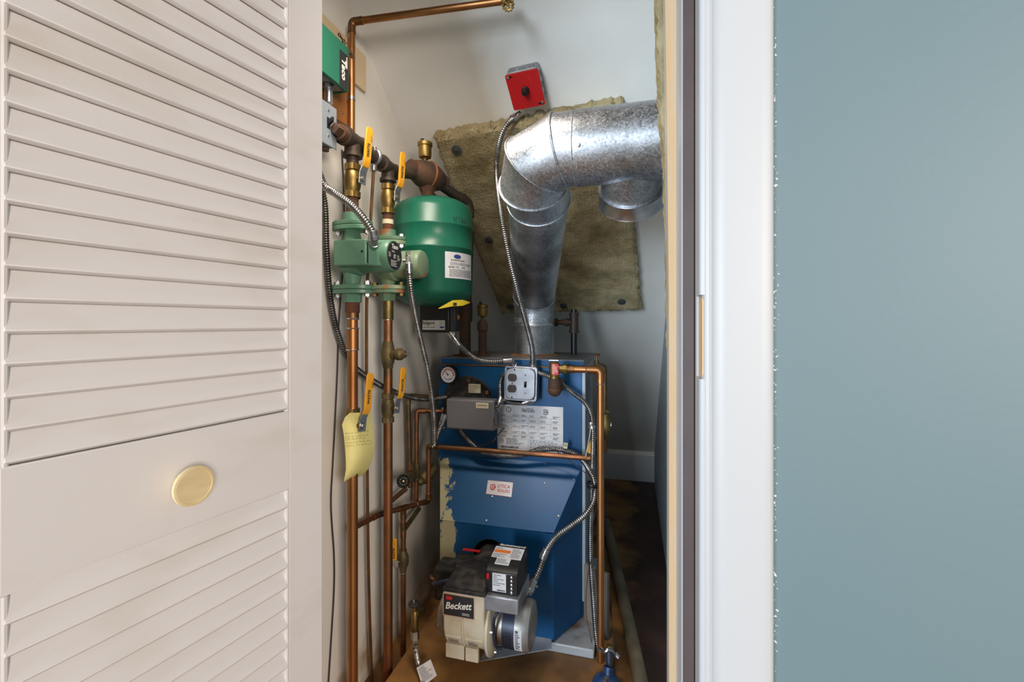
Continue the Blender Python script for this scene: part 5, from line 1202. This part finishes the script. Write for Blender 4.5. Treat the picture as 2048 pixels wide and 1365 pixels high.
# ---------------------------------------------------------------- oil burner
bz, by = .272, 1.292
hx0, hx1 = P(886, 1250, 1.20).x, P(968, 1250, 1.20).x
bu = thing('oil_burner', 'cream oil burner with black nameplate, motor and ignition control below the boiler hood', 'burner', Vector(((hx0+hx1)/2, by, .17)))
R_ = .092; zt_h = P(925, 1184, 1.20).z
prof = [(1.20, zt_h), (1.20, .305)]+[(by-R_*cos(a), bz+.02-R_*sin(a)*1.02) for a in [pi*i/20 for i in range(1, 20)]]+[(by+R_, .33), (by+R_-.01, .355), (1.33, zt_h)]
part(bu, 'housing', MB().rings([[Vector((x, v, z)) for v, z in prof] for x in (hx0, hx1)]), 'cream', .006, seg=3)
mid_ = (hx0+hx1)/2-.002; nz0_ = P(917, 1234, 1.198).z
rib = [Vector((mid_, v-.0015 if v < by else v, z-(.0015 if z < bz else 0))) for v, z in [(1.20, nz0_-.004)]+prof[1:14]]
part(bu, 'seam', MB().tube(rib, .0028, 8), 'cream')
part(bu, 'foot', MB().box((P(893, 1310, 1.22).x, 1.214, P(925, 1318, 1.22).z), (mid_-.001, 1.224, .232)), 'cream', .001); part(bu, 'foot', MB().box((mid_+.004, 1.211, P(950, 1327, 1.21).z), (P(956, 1310, 1.21).x, 1.222, .232)), 'cream', .001)
for x0_, x1_, za_, zb2 in ((hx0+.006, mid_-.006, .262, .318), (mid_+.006, hx1-.008, .255, .312)):
    q = [Vector((x0_, 1.1985, zb2)), Vector((x1_, 1.1985, zb2))]
    part(bu, 'panel_ridge', MB().tube([Vector((x0_, 1.2035, .262)), Vector((x1_, 1.2035, .262))], .0014, 6), 'cream')
def on_h(x, z):   # point on the curved front of the housing
    s_ = max(-1, min(0, (z-(bz+.02))/(R_*1.02))); return Vector((x, (by-R_*sqrt(max(0, 1-s_*s_))-.0008) if z < bz+.02 else 1.1992, z))
for k, (xa_, w__) in enumerate(((hx0+.012, .034), (mid_+.012, .034))):
    mbp = MB(); rnd = random.Random(k+20)
    for r_ in range(9):
        z_ = .250-r_*.0046; l = w__*rnd.uniform(.5, 1); a__ = on_h(xa_, z_); b__ = on_h(xa_, z_-.0013); mbp.prism([a__, a__+U*l, b__+U*l, b__], -V*.0004)
    part(bu, 'small_print', mbp, 'inkgrey')
na, nb = P(887, 1232, 1.198), P(947, 1198, 1.198)
nx0, nx1 = P(887.5, 1210, 1.198).x, P(947.5, 1210, 1.198).x; nz1, nz0 = P(917, 1193, 1.198).z, P(917, 1234, 1.198).z
pt_ = part(bu, 'nameplate_border', MB().box((nx0-.003, 1.1985, nz0-.003), (nx1+.003, 1.2005, nz1+.003)), 'labelcream')
npb = part(bu, 'nameplate', MB().box((nx0, 1.1975, nz0), (nx1, 1.199, nz1)), 'ink', label='black nameplate with white script')
part(npb, 'red_line', MB().tube([Vector((x, 1.1982, z)) for x, z in ((nx0-.0015, nz0-.0015), (nx1+.0015, nz0-.0015), (nx1+.0015, nz1+.0015), (nx0-.0015, nz1+.0015), (nx0-.0015, nz0-.0015))], .0005, 6), 'redlabel')
nw, nh = nx1-nx0, nz1-nz0
text('Beckett', Vector((nx0+nw*.47, 1.1972, nz0+nh*.50)), Vector((1, 0, .10)), Z, nh*.46, 'inkwhite', npb, shear=.35, bold=.02, sx=.95)
part(npb, 'red_logo', MB().box((nx0+nw*.09, 1.1968, nz0+nh*.76), (nx0+nw*.28, 1.1975, nz0+nh*.92)), 'redlabel'); bars(npb, Vector((nx0+nw*.62, 1.1973, nz0+nh*.22)), U, Z, nw*.26, nh*.14, 2, 'inkwhite', .3, seed=4, words=2, minl=.9)
# black dusty boot on top
bt = zt_h
bk0, bk1 = P(916, 1105, 1.44), P(966, 1110, 1.44)
part(bu, 'air_boot', MB().rings([[Vector((hx0+.002, 1.203, bt)), Vector((hx1+.002, 1.203, bt)), Vector((hx1+.002, 1.203, bt+.012)), Vector((hx0+.002, 1.203, bt+.012))],
    [Vector((hx0+.012, 1.26, bt-.03)), Vector((hx1-.004, 1.26, bt-.03)), Vector((hx1-.004, 1.26, bt+.030)), Vector((hx0+.012, 1.26, bt+.030))],
    [Vector((bk0.x, 1.44, bt-.07)), Vector((bk1.x, 1.44, bt-.07)), Vector((bk1.x, 1.44, bk1.z)), Vector((bk0.x, 1.44, bk0.z))]]), 'dusty', .006)
part(bu, 'red_strip', MB().obox(P(943, 1101.5, 1.432), Vector((1, 0, 0)), V, Z, P(960,1105,1.432).x-P(926,1105,1.432).x, .012, .003), 'redlabel')
part(bu, 'boot_flange', MB().box((hx0-.001, 1.196, bt-.006), (hx1+.004, 1.36, bt+.005)), 'dusty', .002)
part(bu, 'blast_tube', MB().cyl((hc.x, 1.38, hc.z-.008), (hc.x, 1.60, hc.z-.008), .052, None, 40), 'dusty')
# motor
mx = P(1068, 1262, by).x; x = hx1
part(bu, 'motor_flange', MB().lathe(Vector((x-.002, by, bz)), U, [(0, .090), (.004, .094), (.010, .094), (.014, .086), (.020, .070)], 48), 'cream')
part(bu, 'motor_body', MB().lathe(Vector((x+.014, by, bz)), U, [(0, .060), (.030, .060)], 40), 'alu', label='bare aluminium motor body')
part(bu, 'motor_band', MB().lathe(Vector((x+.040, by, bz)), U, [(0, .060), (.002, .0655), (.036, .0655), (.038, .062)], 48), 'navy', label='dark vented motor band')
part(bu, 'motor_cap', MB().lathe(Vector((x+.076, by, bz)), U, [(0, .066), (.002, .0685), (mx-x-.076-.014, .0685), (mx-x-.076-.004, .063), (mx-x-.076, .050), (mx-x-.075, .01)], 48), 'motor', label='grey motor end cap')
sl_ = MB()
vt = MB()
for i in range(3):
    for k in range(9):
        a = radians(172+k*6.5); p = Vector((x+.048+i*.009, by+.0657*cos(a), bz+.0657*sin(a))); n_ = Vector((0, cos(a), sin(a))); vt.obox(p, U, n_, U.cross(n_), .005, .0012, .0028)
part(bu, 'vent_slots', vt, 'black')['kind'] = 'stuff'
aM = radians(205); nM = Vector((0, cos(aM), sin(aM)))
mlc = Vector((x+.090, by, bz))
mb = MB(); As = [radians(160+6*i) for i in range(10)]
mlp = [[Vector((xx, by+.0690*cos(a), bz+.0690*sin(a))) for a in As] for xx in (x+.079, x+.101)]
mb.rings([[*mlp[0], *[Vector((p.x, by+(p.y-by)*.99, bz+(p.z-bz)*.99)) for p in mlp[0][::-1]]], [*mlp[1], *[Vector((p.x, by+(p.y-by)*.99, bz+(p.z-bz)*.99)) for p in mlp[1][::-1]]]])
ml = part(bu, 'motor_label', mb, 'label', label='silver-white rating label')
rnd = random.Random(31); mp_ = MB()
for i in range(13):
    a = radians(164+3.6*i); n_ = Vector((0, cos(a), sin(a))); l = .016*rnd.uniform(.5, 1); mp_.obox(Vector((x+.082+l/2, by+.0693*cos(a), bz+.0693*sin(a))), U, n_, U.cross(n_), l, .0004, .0018 if i else .004)
part(ml, 'small_print', mp_, 'ink')
for i in range(3):
    a = radians(100+i*70); part(bu, 'flange_screw', MB().cyl((x+.012, by+.078*cos(a), bz+.078*sin(a)), (x+.020, by+.078*cos(a), bz+.078*sin(a)), .0045, None, 8), 'steel')
part(bu, 'motor_cable', MB().tube(catmull([Vector((x+.040, 1.215, .352)), Vector((x+.028, 1.205, .33)), Vector((x+.022, 1.222, .27)), Vector((x+.026, 1.232, .235)), Vector((x+.040, 1.240, .228))], 6), .0045, 10), 'navy')
part(bu, 'support_tray', MB().prism([PZ(957, 1323, .112), PZ(1103, 1298, .112), PZ(1103, 1272, .112), PZ(1000, 1268, .112)], -Z*.003), 'galvbase', label='thin grey metal tray')

# ignition control
gx0, gx1 = P(963, 1200, 1.205).x, P(1037, 1210, 1.205).x; gz0, gz1 = P(1000, 1227, 1.205).z, P(1000, 1196, 1.205).z
gb = part(bu, 'control_base', MB().box((gx0, 1.205, gz0), (gx1, 1.345, gz1)), 'boxsteel', .003, 'galvanized control base')
cx0, cx1 = gx0+.006, gx1-.006; cz0, cz1 = gz1, P(1000, 1141, 1.222).z
cb = part(bu, 'ignition_control', MB().prism([Vector((cx0, 1.222, cz0)), Vector((cx0, 1.34, cz0)), Vector((cx0, 1.34, cz1+.016)), Vector((cx0, 1.240, cz1+.004)), Vector((cx0, 1.222, cz1-.008))], U*(cx1-cx0)), 'black', .003, 'black ignition control')
cw_ = cx1-cx0; lx0, lx1 = cx0+cw_*.22, cx0+cw_*.64
fl_ = part(cb, 'front_label', MB().box((lx0, 1.2208, cz0+.006), (lx1, 1.2220, cz1-.010)), 'label'); bars(fl_, Vector((lx0+.003, 1.2206, cz1-.012)), U, Z, (lx1-lx0)*.9, (cz1-cz0)*.5, 6, 'inkgrey', .35, seed=12, words=3, minl=.3)
bars(fl_, Vector((lx0+.014, 1.2206, cz0+.012)), U, Z, (lx1-lx0)*.6, .004, 1, 'ink', .8, seed=13, words=6, minl=.95)
t0, t1 = Vector((0, 1.242, cz1+.0046)), Vector((0, 1.322, cz1+.0142)); td_ = (t1-t0).normalized(); tn = U.cross(td_)
def topq(fx0, fx1, s0, s1, off=.0006): return [Vector((cx0+cw_*fx0, 0, 0))+t0.lerp(t1, s0)+tn*off, Vector((cx0+cw_*fx1, 0, 0))+t0.lerp(t1, s0)+tn*off, Vector((cx0+cw_*fx1, 0, 0))+t0.lerp(t1, s1)+tn*off, Vector((cx0+cw_*fx0, 0, 0))+t0.lerp(t1, s1)+tn*off]
tl_ = part(cb, 'top_label', MB().prism(topq(.02, .96, .35, 1.0), tn*.0006), 'label'); part(cb, 'top_label', MB().prism(topq(.22, .66, -.02, .35), tn*.0006), 'label')
part(tl_, 'orange_bar', MB().prism(topq(.04, .56, .64, .80, .0013), tn*.0003), 'inkorange')
bars(tl_, topq(.05, .5, .95, 1, .0013)[0], U, td_, cw_*.42, .010, 3, 'inkgrey', .4, seed=14); bars(tl_, topq(.05, .5, .60, 1, .0013)[0], U, td_, cw_*.44, .018, 4, 'inkgrey', .4, seed=15); bars(tl_, topq(.60, .9, .95, 1, .0013)[0], U, td_, cw_*.33, .044, 9, 'inkgrey', .4, seed=16)
bars(tl_, topq(.25, .6, .30, 1, .0013)[0], U, td_, cw_*.38, .022, 5, 'inkgrey', .4, seed=17)
text('Beckett', Vector((cx0+cw_*.32, 0, 0))+t0.lerp(t1, 1.13)+tn*.0006, U, td_, .0125, 'inkwhite', cb, shear=.3, bold=.02); text('Honeywell', Vector((cx0+cw_*.74, 0, 0))+t0.lerp(t1, 1.13)+tn*.0006, U, td_, .0100, 'inkwhite', cb, bold=.03)
part(cb, 'reset_button', MB().box((cx0+.005, 1.214, cz0+.040), (cx0+.013, 1.222, cz0+.054)), 'red', .001, 'red reset button')
for i in range(5): part(cb, 'terminal_screw', MB().lathe(Vector((cx1-.018, 1.222, cz0+.008+i*.0105)), -V, [(0, .0045), (.003, .0042), (.004, .002)], 12), 'steel')
# fuel unit on the left
part(bu, 'fuel_pump', MB().lathe(Vector((hx0+.002, by-.01, bz+.005)), -U, [(0, .062), (.012, .066), (.030, .062), (.036, .050), (.037, .02)], 36), 'alu', label='dirty aluminium fuel pump')
part(bu, 'fuel_pump_body', MB().box((hx0-.075, by+.005, bz+.02), (hx0-.006, by+.08, bz+.125)), 'dusty', .010, 'dusty black pump block')
part(bu, 'pump_bolt', MB().cyl((hx0-.030, by-.070, bz+.0), (hx0-.030, by-.076, bz+.0), .004, None, 6), 'steel'); part(bu, 'pump_hose', MB().tube(catmull([Vector((hx0-.065, by-.012, bz+.085)), Vector((hx0-.04, by-.03, bz+.10)), Vector((hx0+.0, by-.02, bz+.11))], 6), .007, 12), 'navy')
part(bu, 'copper_line', MB().tube(catmull([P(884, 1163, 1.37), P(868, 1159, 1.35), P(862, 1154, 1.36), P(868, 1152, 1.39), P(884, 1158, 1.42)], 6), .0042, 10), 'copper')

# oil line valve and braided hose
vv = 1.275
ov = thing('oil_valve', 'small brass valve with a dark wheel at the lower left of the burner', 'valve', P(830, 1262, vv))
b0 = P(830.5, 1268, vv); 
part(ov, 'body', MB().lathe(P(829.5, 1262, vv), Z, [(0, .010), (.004, .0115), (P(830,1228,vv).z-P(830,1262,vv).z, .0115), (P(830,1222,vv).z-P(830,1262,vv).z, .008)], 20), 'brassold')
part(ov, 'stem', MB().cyl(P(829, 1226, vv), P(828, 1212, vv), .0055), 'brassold'); wl = MB(); wcn = P(828, 1209, vv)
wl.lathe(wcn-Z*.004, Z, [(0, .016), (.004, .018), (.009, .016)], 10); part(ov, 'wheel', wl, 'dusty'); part(ov, 'knob', MB().lathe(wcn+Z*.005, Z, [(0, .005), (.010, .004)], 12), 'steel')
part(ov, 'side_fitting', MB().cyl(P(832, 1228, vv), P(846, 1222, vv+.04), .009), 'brassold')
part(ov, 'nut', MB().cyl(P(830, 1262, vv), P(830.5, 1279, vv), .0125, None, 6), 'steel')
hp_ = [P(830.5, 1278, vv), P(831, 1295, vv), P(834, 1315, vv-.005), P(839, 1335, vv-.012), P(846, 1362, vv-.03), P(852, 1390, vv-.06)]
o = MB().tube(catmull(hp_, 10), .0078, 14).build('braided_hose', 'braid'); tag(o, 'braided steel hose hanging from the small brass oil valve', 'hose')
tgc = [P(833, 1337, vv-.03), P(845, 1375, vv-.04), P(873.5, 1352, vv-.03), P(861, 1320, vv-.02)]
o = MB().prism(tgc, V*.0008).build('paper_tag', 'label'); tag(o, 'white paper tag tied to the braided hose', 'tag')
tgn = (tgc[1]-tgc[0]).cross(tgc[3]-tgc[0]).normalized(); tgn = tgn if tgn.y < 0 else -tgn
tr2 = (tgc[3]-tgc[0]).normalized(); tu2 = (tgc[0]-tgc[1]).normalized(); bars(o, tgc[0]+tr2*.004-tu2*.003+tgn*.0012, tr2, tu2, (tgc[3]-tgc[0]).length*.8, (tgc[0]-tgc[1]).length*.75, 9, 'inkgrey', .3, seed=21)

# ---------------------------------------------------------------- floor items on the right
q1, q2 = P(1189, 1128, 1.66), P(1224.5, 1131, 1.64); 
o = MB().prism([Vector((-.166, 1.625, .073)), Vector((-.082, 1.575, .073)), Vector((-.074, 1.585, .073)), Vector((-.158, 1.635, .073))], Z*(q2.z-.073)).build('weathered_panel', 'weathered', bevel=.002); tag(o, 'grey weathered panel standing at the right side of the boiler base', 'panel')
f0, f1p, f2p = PZ(1288, 1400, .025), PZ(1262, 1270, .025), PZ(1213, 1045, .025)
o = MB().tube([f0, f1p, f2p], .024, 24).build('plastic_pipe', 'beigepipe'); o.location.z += .0; tag(o, 'long beige plastic pipe lying on the floor right of the boiler', 'pipe')
fl_b = [PZ(1222, 1200, .01), PZ(1238, 1200, .01), PZ(1275, 1395, .01), PZ(1232, 1395, .01)]
o = MB().prism(fl_b, -Z*.009).build('wood_batten', 'pad', bevel=.001); tag(o, 'flat ochre batten on the floor between the pad and the plastic pipe', 'batten')
bc0 = PD(1214, 1318, 1.36)
cp = thing('blue_cap_fitting', 'dark blue domed fitting with a zinc clamp at the bottom right of the boiler', 'fitting', PD(1213, 1375, 1.36))
part(cp, 'dome', MB().lathe(PD(1213, 1385, 1.36), Z, [(0, .046), (.015, .046), (.032, .040), (.046, .024), (.050, .016)], 36), 'bluecap'); part(cp, 'neck', MB().cyl(PD(1217, 1355, 1.37), PD(1218, 1334, 1.38), .0165), 'bluecap')
part(cp, 'bolt', MB().cyl(PD(1213, 1365, 1.32), PD(1213, 1356, 1.32), .0075, None, 6), 'steel')
part(cp, 'pipe', MB().cyl(PD(1218, 1340, 1.38), PD(1218, 1302, 1.42), .010), 'navy', label='dark grey pipe stub'); part(cp, 'cap', MB().lathe(PD(1220, 1300, 1.42), Z, [(0, .0125), (.010, .0125), (.014, .008)], 16), 'brassold')
clm = part(cp, 'clamp', MB().tube(catmull([PD(1201, 1299, 1.39), PD(1208, 1304, 1.365), PD(1216, 1301, 1.36), PD(1224, 1304, 1.365), PD(1232, 1313, 1.385)], 6), .006, 10), 'steel', label='zinc clamp'); part(clm, 'clamp_screw', MB().cyl(PD(1230, 1308, 1.38), PD(1237, 1316, 1.375), .007, None, 12), 'steel')
